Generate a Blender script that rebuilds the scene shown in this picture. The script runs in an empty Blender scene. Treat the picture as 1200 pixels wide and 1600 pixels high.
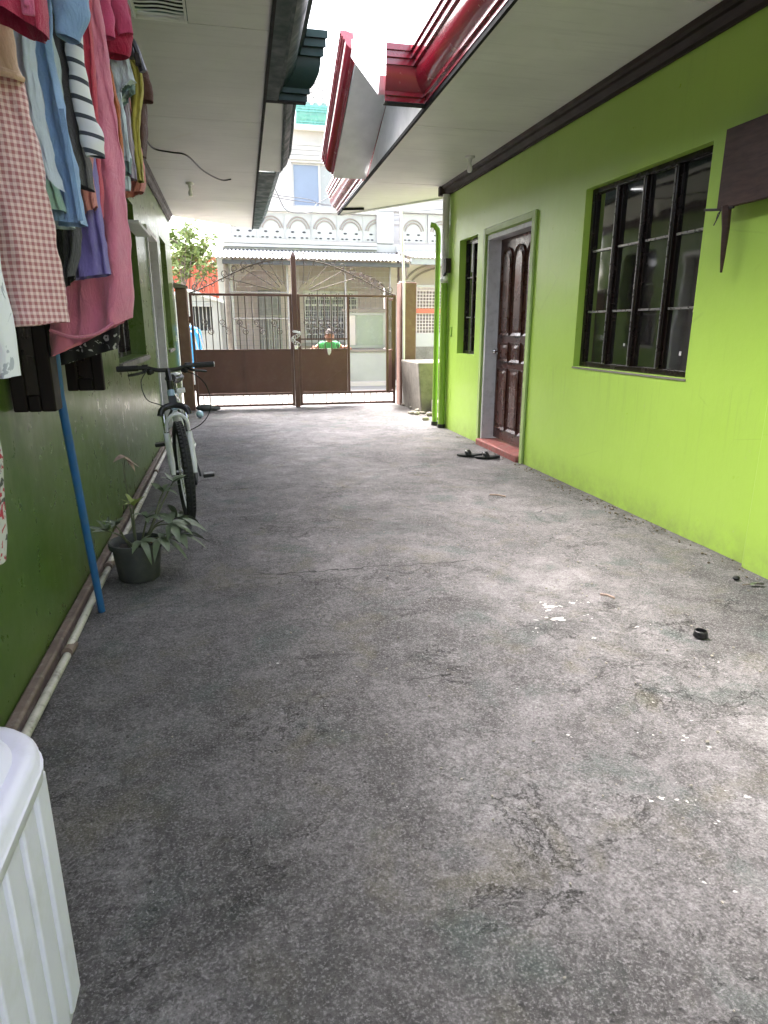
import bpy, bmesh, math, random
from mathutils import Vector, Matrix, noise
random.seed(7)
SC = bpy.context.scene
COL = SC.collection
R = math.radians

# ------------------------------------------------------------------ camera, sky, sun, exposure
FPX, HCAM, CX, CY, VX, VY = 1020.0, 1.28, 600.0, 800.0, 355.0, 512.0
_y = Vector(((VX - CX) / FPX, (CY - VY) / FPX, 1)).normalized()      # world Y in (right, up, forward)
_t = math.atan2(CY - VY, FPX)
_z = Vector((0, math.cos(_t), -math.sin(_t)))
_x = _z.cross(_y)
cam_d = bpy.data.cameras.new('camera')
cam = bpy.data.objects.new('camera', cam_d)
COL.objects.link(cam)
right = Vector((_x[0], _y[0], _z[0])); up = Vector((_x[1], _y[1], _z[1])); fwd = Vector((_x[2], _y[2], _z[2]))
cam.matrix_world = Matrix(((right[0], up[0], -fwd[0], 0), (right[1], up[1], -fwd[1], 0), (right[2], up[2], -fwd[2], HCAM), (0, 0, 0, 1)))
cam_d.sensor_fit = 'AUTO'; cam_d.sensor_width = 36.0; cam_d.lens = 36.0 * FPX / 1600.0
cam_d.clip_start = 0.02; cam_d.clip_end = 500
SC.camera = cam
SUN_EL, SUN_AZ = R(59), R(-27)          # azimuth measured from +Y towards +X
w = bpy.data.worlds.new('World'); SC.world = w; w.use_nodes = True
nt = w.node_tree; nt.nodes.clear()
sky = nt.nodes.new('ShaderNodeTexSky'); sky.sky_type = 'NISHITA'; sky.sun_disc = False
sky.sun_elevation = SUN_EL; sky.sun_rotation = SUN_AZ; sky.dust_density = 6.0; sky.air_density = 1.0; sky.ozone_density = 1.0
hs = nt.nodes.new('ShaderNodeHueSaturation'); hs.inputs['Saturation'].default_value = 0.55
bg = nt.nodes.new('ShaderNodeBackground'); bg.inputs['Strength'].default_value = 0.15
wo = nt.nodes.new('ShaderNodeOutputWorld')
nt.links.new(sky.outputs[0], hs.inputs['Color']); nt.links.new(hs.outputs[0], bg.inputs['Color']); nt.links.new(bg.outputs[0], wo.inputs['Surface'])
sl = bpy.data.lights.new('sun', 'SUN'); sl.energy = 1.5; sl.angle = R(50); sl.color = (1.0, 0.97, 0.94)
sun = bpy.data.objects.new('sun', sl); COL.objects.link(sun)
sdir = Vector((math.sin(SUN_AZ) * math.cos(SUN_EL), math.cos(SUN_AZ) * math.cos(SUN_EL), math.sin(SUN_EL)))
sun.rotation_euler = sdir.to_track_quat('Z', 'Y').to_euler(); sun.location = (0, 0, 12)
SC.view_settings.view_transform = 'Standard'; SC.view_settings.look = 'None'
SC.view_settings.gamma = 1.0; SC.view_settings.use_curve_mapping = False
SC.view_settings.exposure = 3.42
SC.render.engine = 'CYCLES'
SC.cycles.max_bounces = 10; SC.cycles.diffuse_bounces = 6

# ------------------------------------------------------------------ helpers
def ray(px, py):
    return right * ((px - CX) / FPX) + up * ((CY - py) / FPX) + fwd
CAM = Vector((0, 0, HCAM))
def atY(px, py, Y):
    d = ray(px, py); return CAM + d * (Y / d.y)
def atZ(px, py, Z=0.0):
    d = ray(px, py); return CAM + d * ((Z - HCAM) / d.z)
def atX(px, py, X):
    d = ray(px, py); return CAM + d * (X / d.x)
def V(*a): return Vector(a)

class MB:
    def __init__(s): s.v = []; s.f = []
    def add(s, vs, fs):
        b = len(s.v); s.v += [tuple(p) for p in vs]; s.f += [tuple(b + i for i in f) for f in fs]; return s
    def box(s, x0, x1, y0, y1, z0, z1):
        x0, x1 = sorted((x0, x1)); y0, y1 = sorted((y0, y1)); z0, z1 = sorted((z0, z1))
        return s.add([(x0,y0,z0),(x1,y0,z0),(x1,y1,z0),(x0,y1,z0),(x0,y0,z1),(x1,y0,z1),(x1,y1,z1),(x0,y1,z1)],
                     [(3,2,1,0),(4,5,6,7),(0,1,5,4),(1,2,6,5),(2,3,7,6),(3,0,4,7)])
    def bar(s, p, q, w, h, upv=(0,0,1)):
        p = Vector(p); q = Vector(q); d = (q - p).normalized(); u = Vector(upv)
        if abs(d.dot(u)) > .98: u = Vector((1,0,0))
        a = d.cross(u).normalized() * (w / 2); b = a.cross(d).normalized() * (h / 2)
        vs = [p-a-b, p+a-b, p+a+b, p-a+b, q-a-b, q+a-b, q+a+b, q-a+b]
        return s.add(vs, [(0,1,2,3),(7,6,5,4),(0,4,5,1),(1,5,6,2),(2,6,7,3),(3,7,4,0)])
    def tube(s, pts, r, n=10, closed=False, cap=True, flat=1.0, flatv=None):
        pts = [Vector(p) for p in pts]; m = len(pts)
        rr = r if isinstance(r, (list, tuple)) else [r] * m
        rings = []; pa = None
        for i, p in enumerate(pts):
            if closed: d = pts[(i+1) % m] - pts[i-1]
            else: d = pts[min(i+1, m-1)] - pts[max(i-1, 0)]
            d = d.normalized() if d.length > 1e-9 else Vector((0,0,1))
            if pa is None:
                u = Vector(flatv) if flatv else (Vector((0,0,1)) if abs(d.z) < .9 else Vector((1,0,0)))
                pa = (u - d * u.dot(d)).normalized()
            else:
                pa = (pa - d * pa.dot(d)).normalized()
            pb = d.cross(pa)
            rings.append([p + (pa * math.cos(2*math.pi*k/n) * flat + pb * math.sin(2*math.pi*k/n)) * rr[i] for k in range(n)])
        vs = [v for rg in rings for v in rg]; fs = []
        for i in range(m if closed else m - 1):
            j = (i + 1) % m
            for k in range(n):
                l = (k + 1) % n; fs.append((i*n+k, i*n+l, j*n+l, j*n+k))
        if cap and not closed:
            fs.append(tuple(range(n-1, -1, -1))); fs.append(tuple((m-1)*n + k for k in range(n)))
        return s.add(vs, fs)
    def lathe(s, prof, c=(0,0,0), n=32, axis='z'):
        vs = []; fs = []; m = len(prof)
        for r, h in prof:
            for k in range(n):
                a = 2*math.pi*k/n; x, y = r*math.cos(a), r*math.sin(a)
                p = (x, y, h) if axis == 'z' else ((h, x, y) if axis == 'x' else (x, h, y))
                vs.append((c[0]+p[0], c[1]+p[1], c[2]+p[2]))
        for i in range(m-1):
            for k in range(n):
                l = (k+1) % n; fs.append((i*n+k, i*n+l, (i+1)*n+l, (i+1)*n+k))
        return s.add(vs, fs)
    def loft(s, a, b, close=True, caps=True):
        n = len(a); fs = [(i, (i+1) % n, n+(i+1) % n, n+i) for i in range(n if close else n-1)]
        if caps: fs += [tuple(range(n-1, -1, -1)), tuple(range(n, 2*n))]
        return s.add(list(a)+list(b), fs)
    def slab(s, poly, th):
        """polygon (list of 3d points) thickened by vector th"""
        th = Vector(th); a = [Vector(p) for p in poly]; return s.loft(a, [p + th for p in a])
    def ball(s, c, r, n=12, m=8, sc=(1,1,1)):
        prof = [(max(1e-4, math.sin(math.pi*i/m))*r, -math.cos(math.pi*i/m)*r) for i in range(m+1)]
        vs = []; fs = []
        for (q, h) in prof:
            for k in range(n):
                a = 2*math.pi*k/n; vs.append((c[0]+q*math.cos(a)*sc[0], c[1]+q*math.sin(a)*sc[1], c[2]+h*sc[2]))
        for i in range(m):
            for k in range(n):
                l = (k+1) % n; fs.append((i*n+k, i*n+l, (i+1)*n+l, (i+1)*n+k))
        return s.add(vs, fs)

def root_loc(o):
    while o.parent: o = o.parent
    return o.location
def part(name, mb, m, parent=None, local=False, bevel=0, label=None, sharp=35, solid=0, kind=None):
    me = bpy.data.meshes.new(name)
    off = root_loc(parent) if (parent is not None and not local) else Vector((0,0,0))
    me.from_pydata([(x-off.x, y-off.y, z-off.z) for x, y, z in mb.v], [], mb.f)
    me.polygons.foreach_set('use_smooth', [True] * len(me.polygons))
    me.set_sharp_from_angle(angle=R(sharp))
    me.materials.append(m); me.validate(); me.update()
    o = bpy.data.objects.new(name, me); COL.objects.link(o)
    if parent is not None: o.parent = parent
    if bevel:
        b = o.modifiers.new('bevel', 'BEVEL'); b.width = bevel; b.segments = 2; b.limit_method = 'ANGLE'; b.angle_limit = R(40)
    if solid:
        b = o.modifiers.new('solid', 'SOLIDIFY'); b.thickness = solid; b.offset = 0
    if label: o['label'] = label
    if kind: o['kind'] = kind
    return o
def thing(name, label, cat, loc=(0,0,0), rot=(0,0,0), group=None):
    o = bpy.data.objects.new(name, None); COL.objects.link(o); o.location = loc; o.rotation_euler = rot
    o.empty_display_size = .1; o['label'] = label; o['category'] = cat
    if group: o['group'] = group
    return o
def tag(o, label, cat, group=None):
    o['label'] = label; o['category'] = cat
    if group: o['group'] = group
    return o
def struct(name, mb, m, label=None, **k):
    o = part(name, mb, m, **k); o['kind'] = 'structure'
    if label: o['label'] = label
    return o
def single(name, mb, m, label, cat, group=None, **k):
    """a one-mesh thing with its origin at its base centre"""
    xs, ys, zs = zip(*mb.v); c = Vector(((min(xs)+max(xs))/2, (min(ys)+max(ys))/2, min(zs)))
    mb.v = [(x-c.x, y-c.y, z-c.z) for x, y, z in mb.v]
    o = part(name, mb, m, **k); o.location = c; return tag(o, label, cat, group)
def dup_part(src, parent, delta=(0,0,0)):
    o = src.copy(); COL.objects.link(o); o.parent = parent; o.location = Vector(src.location) + Vector(delta)
    return o

def smoothstep(t): t = max(0, min(1, t)); return t*t*(3-2*t)
def lerp(a, b, t): return a + (b - a) * t
def catmull(pts, n=8):
    pts = [Vector(p) for p in pts]; out = []
    for i in range(len(pts)-1):
        p0, p1, p2, p3 = pts[max(i-1,0)], pts[i], pts[i+1], pts[min(i+2, len(pts)-1)]
        for k in range(n):
            t = k/n
            out.append(.5*((2*p1)+(p2-p0)*t+(2*p0-5*p1+4*p2-p3)*t*t+(3*p1-p0-3*p2+p3)*t**3))
    return out + [pts[-1]]

# ------------------------------------------------------------------ node helper and materials
class NT:
    def __init__(s, name):
        s.m = bpy.data.materials.new(name); s.m.use_nodes = True; s.t = s.m.node_tree; s.n = s.t.nodes; s.l = s.t.links
        s.b = s.n['Principled BSDF']; tc = s.n.new('ShaderNodeTexCoord'); s.obj = tc.outputs['Object']
        s._sep = None
    def put(s, sock, v):
        if hasattr(v, 'is_linked'): s.l.new(v, sock)
        else:
            if isinstance(v, (tuple, list)) and len(v) == 3 and sock.type == 'RGBA': v = (*v, 1)
            sock.default_value = v
    def mapping(s, scale=(1,1,1), rot=(0,0,0), loc=(0,0,0), vec=None):
        n = s.n.new('ShaderNodeMapping'); s.l.new(vec or s.obj, n.inputs[0]); n.inputs['Scale'].default_value = scale
        n.inputs['Rotation'].default_value = rot; n.inputs['Location'].default_value = loc; return n.outputs[0]
    def xyz(s):
        if s._sep is None:
            q = s.n.new('ShaderNodeSeparateXYZ'); s.l.new(s.obj, q.inputs[0]); s._sep = q.outputs
        return s._sep
    def noise(s, scale=5, detail=4, rough=.55, dist=0, vec=None):
        n = s.n.new('ShaderNodeTexNoise'); s.l.new(vec or s.obj, n.inputs['Vector']); n.inputs['Scale'].default_value = scale
        n.inputs['Detail'].default_value = detail; n.inputs['Roughness'].default_value = rough; n.inputs['Distortion'].default_value = dist
        return n.outputs['Fac']
    def voro(s, scale=5, feat='DISTANCE_TO_EDGE', vec=None, rnd=1):
        n = s.n.new('ShaderNodeTexVoronoi'); n.feature = feat; s.l.new(vec or s.obj, n.inputs['Vector']); n.inputs['Scale'].default_value = scale
        n.inputs['Randomness'].default_value = rnd
        return n.outputs['Distance']
    def math(s, op, a, b=0, c=0, clamp=False):
        n = s.n.new('ShaderNodeMath'); n.operation = op; n.use_clamp = clamp
        s.put(n.inputs[0], a); s.put(n.inputs[1], b)
        if op in ('MULTIPLY_ADD', 'COMPARE', 'SMOOTH_MIN'): s.put(n.inputs[2], c)
        return n.outputs[0]
    def rng(s, f, a, b, lo=0.0, hi=1.0, smooth=False):
        n = s.n.new('ShaderNodeMapRange'); n.clamp = True; n.interpolation_type = 'SMOOTHSTEP' if smooth else 'LINEAR'
        s.put(n.inputs['Value'], f)
        n.inputs['From Min'].default_value = a; n.inputs['From Max'].default_value = b
        n.inputs['To Min'].default_value = lo; n.inputs['To Max'].default_value = hi; return n.outputs[0]
    def mix(s, f, a, b, mode='MIX'):
        n = s.n.new('ShaderNodeMix'); n.data_type = 'RGBA'; n.blend_type = mode; n.clamp_factor = True
        s.put(n.inputs[0], f); s.put(n.inputs[6], a); s.put(n.inputs[7], b); return n.outputs[2]
    def bump(s, h, strength=.3, dist=.01, prev=None):
        n = s.n.new('ShaderNodeBump'); n.inputs['Strength'].default_value = strength; n.inputs['Distance'].default_value = dist
        s.put(n.inputs['Height'], h)
        if prev is not None: s.l.new(prev, n.inputs['Normal'])
        s.l.new(n.outputs[0], s.b.inputs['Normal']); return n.outputs[0]
    def out(s, col=None, rough=None, metal=None, **k):
        if col is not None: s.put(s.b.inputs['Base Color'], col)
        if rough is not None: s.put(s.b.inputs['Roughness'], rough)
        if metal is not None: s.put(s.b.inputs['Metallic'], metal)
        for a, v in k.items(): s.put(s.b.inputs[a.replace('_', ' ')], v)
        return s.m

def plain(name, col, rough=.6, var=.18, scale=6, bump=.12, bscale=90, metal=0.0, dirt=None, dirtamt=.35, spec=.5):
    t = NT(name)
    n = t.noise(scale, 6, .6)
    c = t.mix(t.rng(n, .3, .7), tuple(x*(1-var) for x in col), tuple(min(1, x*(1+var)) for x in col))
    if dirt:
        d = t.noise(scale*2.3, 8, .7)
        c = t.mix(t.rng(d, .5, .72, 0, dirtamt), c, dirt)
    if bump: t.bump(t.noise(bscale, 4, .6), bump, .004)
    r = t.rng(t.noise(scale*3, 5, .6), .3, .7, max(0, rough-.08), min(1, rough+.08))
    return t.out(c, r, metal, Specular_IOR_Level=spec)

def m_ground():
    t = NT('worn concrete')
    X, Y, Z = t.xyz()
    warp = t.noise(1.3, 4, .6)
    big = t.noise(.75, 8, .62, .6)
    mid = t.noise(4.2, 8, .66, .4)
    fine = t.noise(38, 6, .7, .3)
    grit = t.noise(150, 4, .65)
    dark = (.070, .064, .067); lite = (.212, .195, .204)
    f = t.math('ADD', t.math('MULTIPLY', t.rng(big, .32, .68), .42), t.math('MULTIPLY', t.rng(mid, .3, .7), .36))
    f = t.math('ADD', f, t.math('MULTIPLY', t.rng(fine, .3, .7), .34))
    f = t.math('SUBTRACT', f, .06)
    f = t.rng(f, .22, .80)
    c = t.mix(f, dark, lite)
    # pale laitance wearing thin, mottled
    wear = t.math('MULTIPLY', t.rng(t.noise(2.1, 10, .72, 1.2), .50, .66), t.rng(fine, .35, .62))
    c = t.mix(t.math('MULTIPLY', wear, .55), c, (.34, .32, .33))
    # pale mottled band running up the middle, towards the right
    tr = t.math('SUBTRACT', X, t.math('MULTIPLY_ADD', Y, -.17, 1.95))
    tr = t.math('ADD', tr, t.math('MULTIPLY', t.math('SUBTRACT', warp, .5), 1.6))
    tr = t.rng(t.math('ABSOLUTE', tr), .05, .55, 1, 0, True)
    c = t.mix(t.math('MULTIPLY', t.math('MULTIPLY', tr, t.rng(mid, .38, .62)), .38), c, (.36, .34, .35))
    worm = t.noise(24, 9, .76, 1.0); worm2 = t.noise(66, 8, .74, .7)
    c = t.mix(t.math('MULTIPLY', t.rng(worm, .53, .63), .30), c, (.36, .338, .348))
    c = t.mix(t.math('MULTIPLY', t.rng(worm, .46, .36), .42), c, (.058, .053, .053))
    c = t.mix(t.math('MULTIPLY', t.rng(worm2, .54, .62), .38), c, (.40, .378, .388))
    c = t.mix(t.math('MULTIPLY', t.rng(worm2, .46, .38), .50), c, (.042, .039, .039))
    sp = t.noise(2.7, 9, .66, .5, t.mapping((1, 1.25, 1), (0,0,0), (5.1, 2.2, 0)))
    spm = t.rng(t.noise(1.6, 3, .5, 0, t.mapping((1,1,1), (0,0,0), (8.2, .4, 0))), .46, .58)
    step = t.rng(sp, .560, .572)
    rim = t.math('MULTIPLY', t.math('MULTIPLY', t.rng(sp, .548, .561), t.rng(sp, .578, .564)), spm)
    c = t.mix(t.math('MULTIPLY', t.math('MULTIPLY', step, spm), .22), c, (.10, .092, .098))
    c = t.mix(t.math('MULTIPLY', rim, .75), c, (.030, .027, .028))
    blot = t.noise(5.5, 6, .62, .7, t.mapping((1,1,1), (0,0,0), (2.2, 7.7, 0)))
    c = t.mix(t.rng(blot, .52, .66, 0, .32), c, (.30, .278, .292))
    c = t.mix(t.rng(blot, .47, .35, 0, .36), c, (.066, .060, .063))
    lum = t.rng(t.noise(.55, 6, .6, .8, t.mapping((1,1,1), (0,0,0), (1.2, 4.4, 0))), .34, .66, .72, 1.18)
    lumc = t.n.new('ShaderNodeCombineXYZ'); [t.l.new(lum, lumc.inputs[i]) for i in range(3)]
    c = t.mix(1.0, c, lumc.outputs[0], 'MULTIPLY')
    # greenish and brownish stains
    c = t.mix(t.rng(t.noise(3.1, 5, .6, .5), .55, .70, 0, .62), c, (.070, .098, .092))
    c = t.mix(t.rng(t.noise(3.4, 6, .62, .5, t.mapping((1,1,1), (0,0,0), (7.3, 2.1, 0))), .55, .70, 0, .50), c, (.155, .137, .092))
    # dark damp blotches
    c = t.mix(t.rng(t.noise(1.1, 8, .7, .8, t.mapping((1,1,1), (0,0,0), (3.3, 9.1, 0))), .53, .70, 0, .6), c, (.055, .052, .056))
    # pits
    pit = t.rng(t.voro(46, 'F1', None), .0, .28, 1, 0)
    pit = t.math('MULTIPLY', pit, t.rng(t.noise(7, 5, .6), .48, .6))
    c = t.mix(t.math('MULTIPLY', pit, .65), c, (.038, .036, .036))
    c = t.mix(t.math('MULTIPLY', t.rng(grit, .54, .64), .5), c, (.40, .375, .395))
    c = t.mix(t.math('MULTIPLY', t.rng(grit, .45, .36), .55), c, (.045, .043, .043))
    # the grime line at the foot of both walls
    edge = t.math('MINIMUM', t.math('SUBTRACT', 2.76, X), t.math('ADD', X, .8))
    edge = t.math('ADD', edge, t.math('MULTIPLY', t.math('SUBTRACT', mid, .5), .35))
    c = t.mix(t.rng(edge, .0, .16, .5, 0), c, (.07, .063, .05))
    # long transverse crack and a few shorter ones
    cr = None
    for (yc, sl_, x0, x1, wv, wd) in ((3.36, -.03, .18, 1.30, .07, .0050), (2.12, .05, .58, .76, .05, .004), (5.2, .03, 1.0, 2.1, .12, .003), (4.15, .25, 1.9, 2.7, .08, .004)):
        wob = t.math('MULTIPLY', t.math('SUBTRACT', t.noise(5.5, 3, .6), .5), wv * 2.2)
        d = t.math('ABSOLUTE', t.math('SUBTRACT', t.math('ADD', t.math('SUBTRACT', Y, yc), wob), t.math('MULTIPLY', t.math('SUBTRACT', X, x0), sl_)))
        wdn = t.math('MULTIPLY', t.rng(t.noise(9, 3, .5), .30, .52, .25, 1), wd)
        mk = t.math('LESS_THAN', d, wdn)
        mk = t.math('MULTIPLY', mk, t.math('MULTIPLY', t.math('GREATER_THAN', X, x0), t.math('LESS_THAN', X, x1)))
        cr = mk if cr is None else t.math('MAXIMUM', cr, mk)
    c = t.mix(t.math('MULTIPLY', cr, .85), c, (.025, .024, .024))
    h = t.math('ADD', t.math('ADD', t.math('MULTIPLY', worm, 1.1), t.math('MULTIPLY', worm2, .5)), t.math('MULTIPLY', grit, .2))
    h = t.math('ADD', h, t.math('MULTIPLY', fine, .4))
    h = t.math('SUBTRACT', h, t.math('MULTIPLY', t.math('MULTIPLY', step, spm), .9))
    h = t.math('SUBTRACT', h, t.math('MULTIPLY', pit, .8))
    h = t.math('SUBTRACT', h, t.math('MULTIPLY', cr, 1.4))
    h = t.math('ADD', h, t.math('MULTIPLY', mid, 1.2))
    t.bump(h, .8, .014)
    return t.out(c, t.rng(mid, .3, .7, .72, .9), Specular_IOR_Level=.35)

def m_limewall():
    t = NT('lime green painted plaster')
    X, Y, Z = t.xyz()
    n = t.noise(1.2, 6, .6); n2 = t.noise(9, 8, .7)
    c = t.mix(t.rng(n, .3, .7), (.375, .580, .080), (.415, .630, .100))
    c = t.mix(t.rng(n2, .56, .75, 0, .25), c, (.42, .60, .12))
    st = t.noise(3, 6, .7, 0, t.mapping((1, 6, .35)))
    c = t.mix(t.rng(st, .58, .8, 0, .22), c, (.20, .34, .05))
    spl = t.math('MULTIPLY', t.rng(Z, .0, .22, 1, 0), t.rng(n2, .35, .65))
    c = t.mix(t.math('MULTIPLY', spl, .55), c, (.22, .27, .10))
    dr = t.noise(7, 5, .7, 0, t.mapping((1, 5, .22)))
    band = t.math('MULTIPLY', t.math('MULTIPLY', t.math('GREATER_THAN', Z, .35), t.math('LESS_THAN', Z, .965)), t.rng(Z, .35, .95))
    c = t.mix(t.math('MULTIPLY', t.math('MULTIPLY', t.rng(dr, .54, .72), band), .30), c, (.19, .27, .08))
    hc_ = t.math('LESS_THAN', t.voro(.85, 'DISTANCE_TO_EDGE', t.mapping((1,1,1), (0,0,0), (.3,.2,.7))), .0022)
    hc_ = t.math('MULTIPLY', hc_, t.rng(t.noise(2.2, 3), .50, .58))
    c = t.mix(t.math('MULTIPLY', hc_, .12), c, (.15, .23, .05))
    scuff = t.math('MULTIPLY', t.rng(t.noise(26, 5, .7, .5), .64, .70), t.rng(Z, 1.3, .2))
    c = t.mix(t.math('MULTIPLY', scuff, .45), c, (.44, .50, .30))
    t.bump(t.math('ADD', t.math('ADD', t.noise(4, 4, .55), t.noise(14, 5, .6)), t.math('MULTIPLY', t.noise(120, 3, .6), .35)), .16, .010)
    return t.out(c, t.rng(n2, .3, .7, .27, .40), Specular_IOR_Level=.65)

def m_darkgreenwall():
    t = NT('glossy olive green painted plaster')
    X, Y, Z = t.xyz()
    n = t.noise(1.6, 6, .6); n2 = t.noise(8, 8, .7)
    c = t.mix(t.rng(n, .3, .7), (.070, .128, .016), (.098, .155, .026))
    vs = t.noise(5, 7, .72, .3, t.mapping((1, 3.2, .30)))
    c = t.mix(t.math('MULTIPLY', t.rng(vs, .5, .75, 0, .6), t.rng(Z, .5, 1.0)), c, (.27, .29, .16))  # sky sheen painted into the colour as pale vertical streaks on the upper wall
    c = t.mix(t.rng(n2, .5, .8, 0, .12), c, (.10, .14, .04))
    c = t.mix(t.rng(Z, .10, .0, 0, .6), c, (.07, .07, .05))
    t.bump(t.math('ADD', t.noise(5, 3, .5, 0, t.mapping((1, 1.6, .35))), t.math('MULTIPLY', t.noise(60, 2, .5), .04)), .14, .012)
    return t.out(c, t.rng(n2, .3, .7, .24, .38), Specular_IOR_Level=.5)

def m_soffit(name, col, spec=.4):
    t = NT(name)
    n = t.noise(1.4, 6, .6); st = t.noise(4, 7, .7, 0, t.mapping((.35, 5, 1)))
    c = t.mix(t.rng(n, .3, .7), tuple(x*.9 for x in col), tuple(min(1, x*1.08) for x in col))
    c = t.mix(t.rng(st, .52, .74, 0, .5), c, tuple(x*.70 for x in col))
    c = t.mix(t.rng(t.noise(2.3, 8, .75, .8), .60, .74, 0, .35), c, (col[0]*.75, col[1]*.66, col[2]*.5))
    t.bump(t.math('ADD', st, t.noise(60, 3)), .08, .006)
    return t.out(c, .42, Specular_IOR_Level=spec)

def m_gloss(name, col, rough=.16, coat=.5, spec=.5):
    t = NT(name)
    n = t.noise(3, 6, .65)
    c = t.mix(t.rng(n, .3, .7), tuple(x*.85 for x in col), tuple(min(1, x*1.1) for x in col))
    c = t.mix(t.rng(t.noise(14, 8, .75), .58, .76, 0, .35), c, tuple(x*.5+.03 for x in col))
    t.bump(t.noise(22, 3), .05, .004)
    return t.out(c, t.rng(t.noise(9, 5), .3, .7, rough*.7, rough*1.5), Coat_Weight=coat, Coat_Roughness=.08, Specular_IOR_Level=spec)

def m_wood(name, a, b, scale=(1, 1, 1), rough=.35, spec=.5, gl=14):
    t = NT(name)
    g = t.noise(gl, 8, .65, .8, t.mapping(scale))
    c = t.mix(t.rng(g, .3, .7), a, b)
    c = t.mix(t.rng(t.noise(3, 7, .7), .55, .75, 0, .3), c, tuple(x*.55 for x in a))
    t.bump(g, .12, .004)
    return t.out(c, t.rng(t.noise(7, 5), .3, .7, rough-.08, rough+.1), Specular_IOR_Level=spec)

def m_fabric(name, col, var=.18, weave=900, rough=.92, sheen=.25, patch=None):
    t = NT(name)
    n = t.noise(9, 6, .6)
    c = t.mix(t.rng(n, .3, .7), tuple(x*(1-var) for x in col), tuple(min(1, x*(1+var)) for x in col))
    if patch: c = t.mix(t.rng(t.noise(5, 5, .65), .5, .7, 0, .5), c, patch)
    t.bump(t.math('ADD', t.noise(11, 7, .66, .6, t.mapping((1.6, 1.6, .8))), t.math('MULTIPLY', t.noise(weave, 2), .12)), .9, .020)
    return t.out(c, rough, Sheen_Weight=sheen, Sheen_Roughness=.5)

def m_gingham():
    t = NT('red and cream gingham')
    X, Y, Z = t.xyz()
    k = 1/.0130
    a = t.math('GREATER_THAN', t.math('FRACT', t.math('ADD', t.math('MULTIPLY', X, k), t.math('MULTIPLY', Y, k*.55))), .48)
    b = t.math('GREATER_THAN', t.math('FRACT', t.math('MULTIPLY', Z, k)), .48)
    f = t.math('MULTIPLY', t.math('ADD', a, b), .5)
    c = t.mix(f, (.76, .57, .55), (.40, .15, .16))
    t.bump(t.noise(700, 2), .3, .002)
    return t.out(c, .9, Sheen_Weight=.2)

def m_stripe(name, a, b, pitch, duty=.75, axis=2, tilt=0.0):
    t = NT(name)
    s = t.xyz()
    v = t.math('ADD', t.math('MULTIPLY', s[axis], 1/pitch), t.math('MULTIPLY', s[0], tilt/pitch))
    f = t.math('GREATER_THAN', t.math('FRACT', v), duty)
    c = t.mix(f, a, b)
    t.bump(t.noise(40, 4), .2, .004)
    return t.out(c, .9, Sheen_Weight=.2)

def m_print(name, base, inks, scale=38):
    t = NT(name)
    c = base
    c = t.mix(0.0, c, c)
    for i, (ink, th) in enumerate(inks):
        d = t.noise(scale, 3, .5, 1.6, t.mapping((1,1,1), (0,0,0), (3.1*i, 1.7*i, 2.3*i)))
        c = t.mix(t.rng(d, th, th+.025), c, ink)
    t.bump(t.noise(30, 4), .25, .005)
    return t.out(c, .85)

M = {}
M['ground'] = m_ground()
M['street'] = plain('pale street concrete', (.27, .25, .235), .85, .14, 1.6, .3, 45, dirt=(.22, .2, .18), dirtamt=.4)
M['earth'] = plain('bare earth', (.16, .13, .10), .95, .3, .6, .3, 20)
M['lime'] = m_limewall()
M['olive'] = m_darkgreenwall()
M['limepipe'] = plain('lime painted pipe', (.22, .39, .040), .38, .08, 5, .05, 60)
M['palepipe'] = plain('pale pvc pipe', (.60, .60, .55), .4, .1, 7, .05, 60, dirt=(.25, .22, .16), dirtamt=.5)
M['dirtypvc'] = plain('dirty white pvc', (.50, .47, .42), .5, .18, 9, .15, 60, dirt=(.13, .10, .08), dirtamt=.75)
M['plinth'] = plain('stained plinth', (.16, .115, .095), .8, .3, 8, .3, 50, dirt=(.33, .30, .27), dirtamt=.6)
M['soffR'] = m_soffit('painted soffit board pale', (.70, .70, .665))
M['soffL'] = m_soffit('painted soffit board grey', (.60, .595, .57))
M['blacktrim'] = plain('black trim', (.012, .012, .012), .7, .2, spec=.12)
M['cornice'] = m_wood('dark brown cornice paint', (.030, .022, .020), (.050, .038, .034), (1, .15, 1), .5, .2)
M['redgut'] = m_gloss('glossy maroon gutter paint', (.25, .012, .026), .2, .5)
M['darkgut'] = m_gloss('dark green gutter paint', (.014, .036, .031), .45, .0, .22)
M['roofred'] = plain('maroon roof sheet', (.22, .03, .035), .4, .2)
M['roofgreen'] = plain('green roof sheet', (.05, .11, .09), .4, .2)
M['galv'] = plain('pale galvanised flashing', (.72, .70, .71), .32, .08, 3, .05, 40, metal=.25)
M['palewhite'] = plain('off white paint', (.70, .70, .68), .5, .06, 3, .06, 50)
M['gablewhite'] = m_gloss('glossy white gable board', (.86, .85, .86), .18, .8)
M['panelgrey'] = plain('grey underside board', (.72, .73, .73), .5, .08)
M['darkwood'] = m_wood('varnished dark hardwood', (.034, .012, .009), (.088, .030, .021), (8, 8, .5), .27, .5, 6)
M['framewood'] = m_wood('near black window wood', (.006, .004, .004), (.018, .010, .008), (6, 6, .6), .24, .35, 8)
M['shutter'] = m_wood('dark reddish shutter wood', (.004, .003, .003), (.011, .005, .005), (6, 6, .6), .5, .2, 8)
M['boardwood'] = m_wood('weathered brown plywood', (.030, .016, .014), (.070, .036, .030), (1, 1, 6), .5, .3, 6)
M['doorgrey'] = m_wood('faded grey brown door wood', (.13, .115, .10), (.21, .19, .165), (8, 8, .5), .5, .4, 6)
M['jamb'] = plain('grey painted door jamb', (.58, .58, .58), .5, .08, 5, .08, 50, dirt=(.2,.2,.18), dirtamt=.4)
M['jambgreen'] = plain('pale green door trim', (.36, .50, .17), .45, .1, 5, .08, 50)
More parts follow.
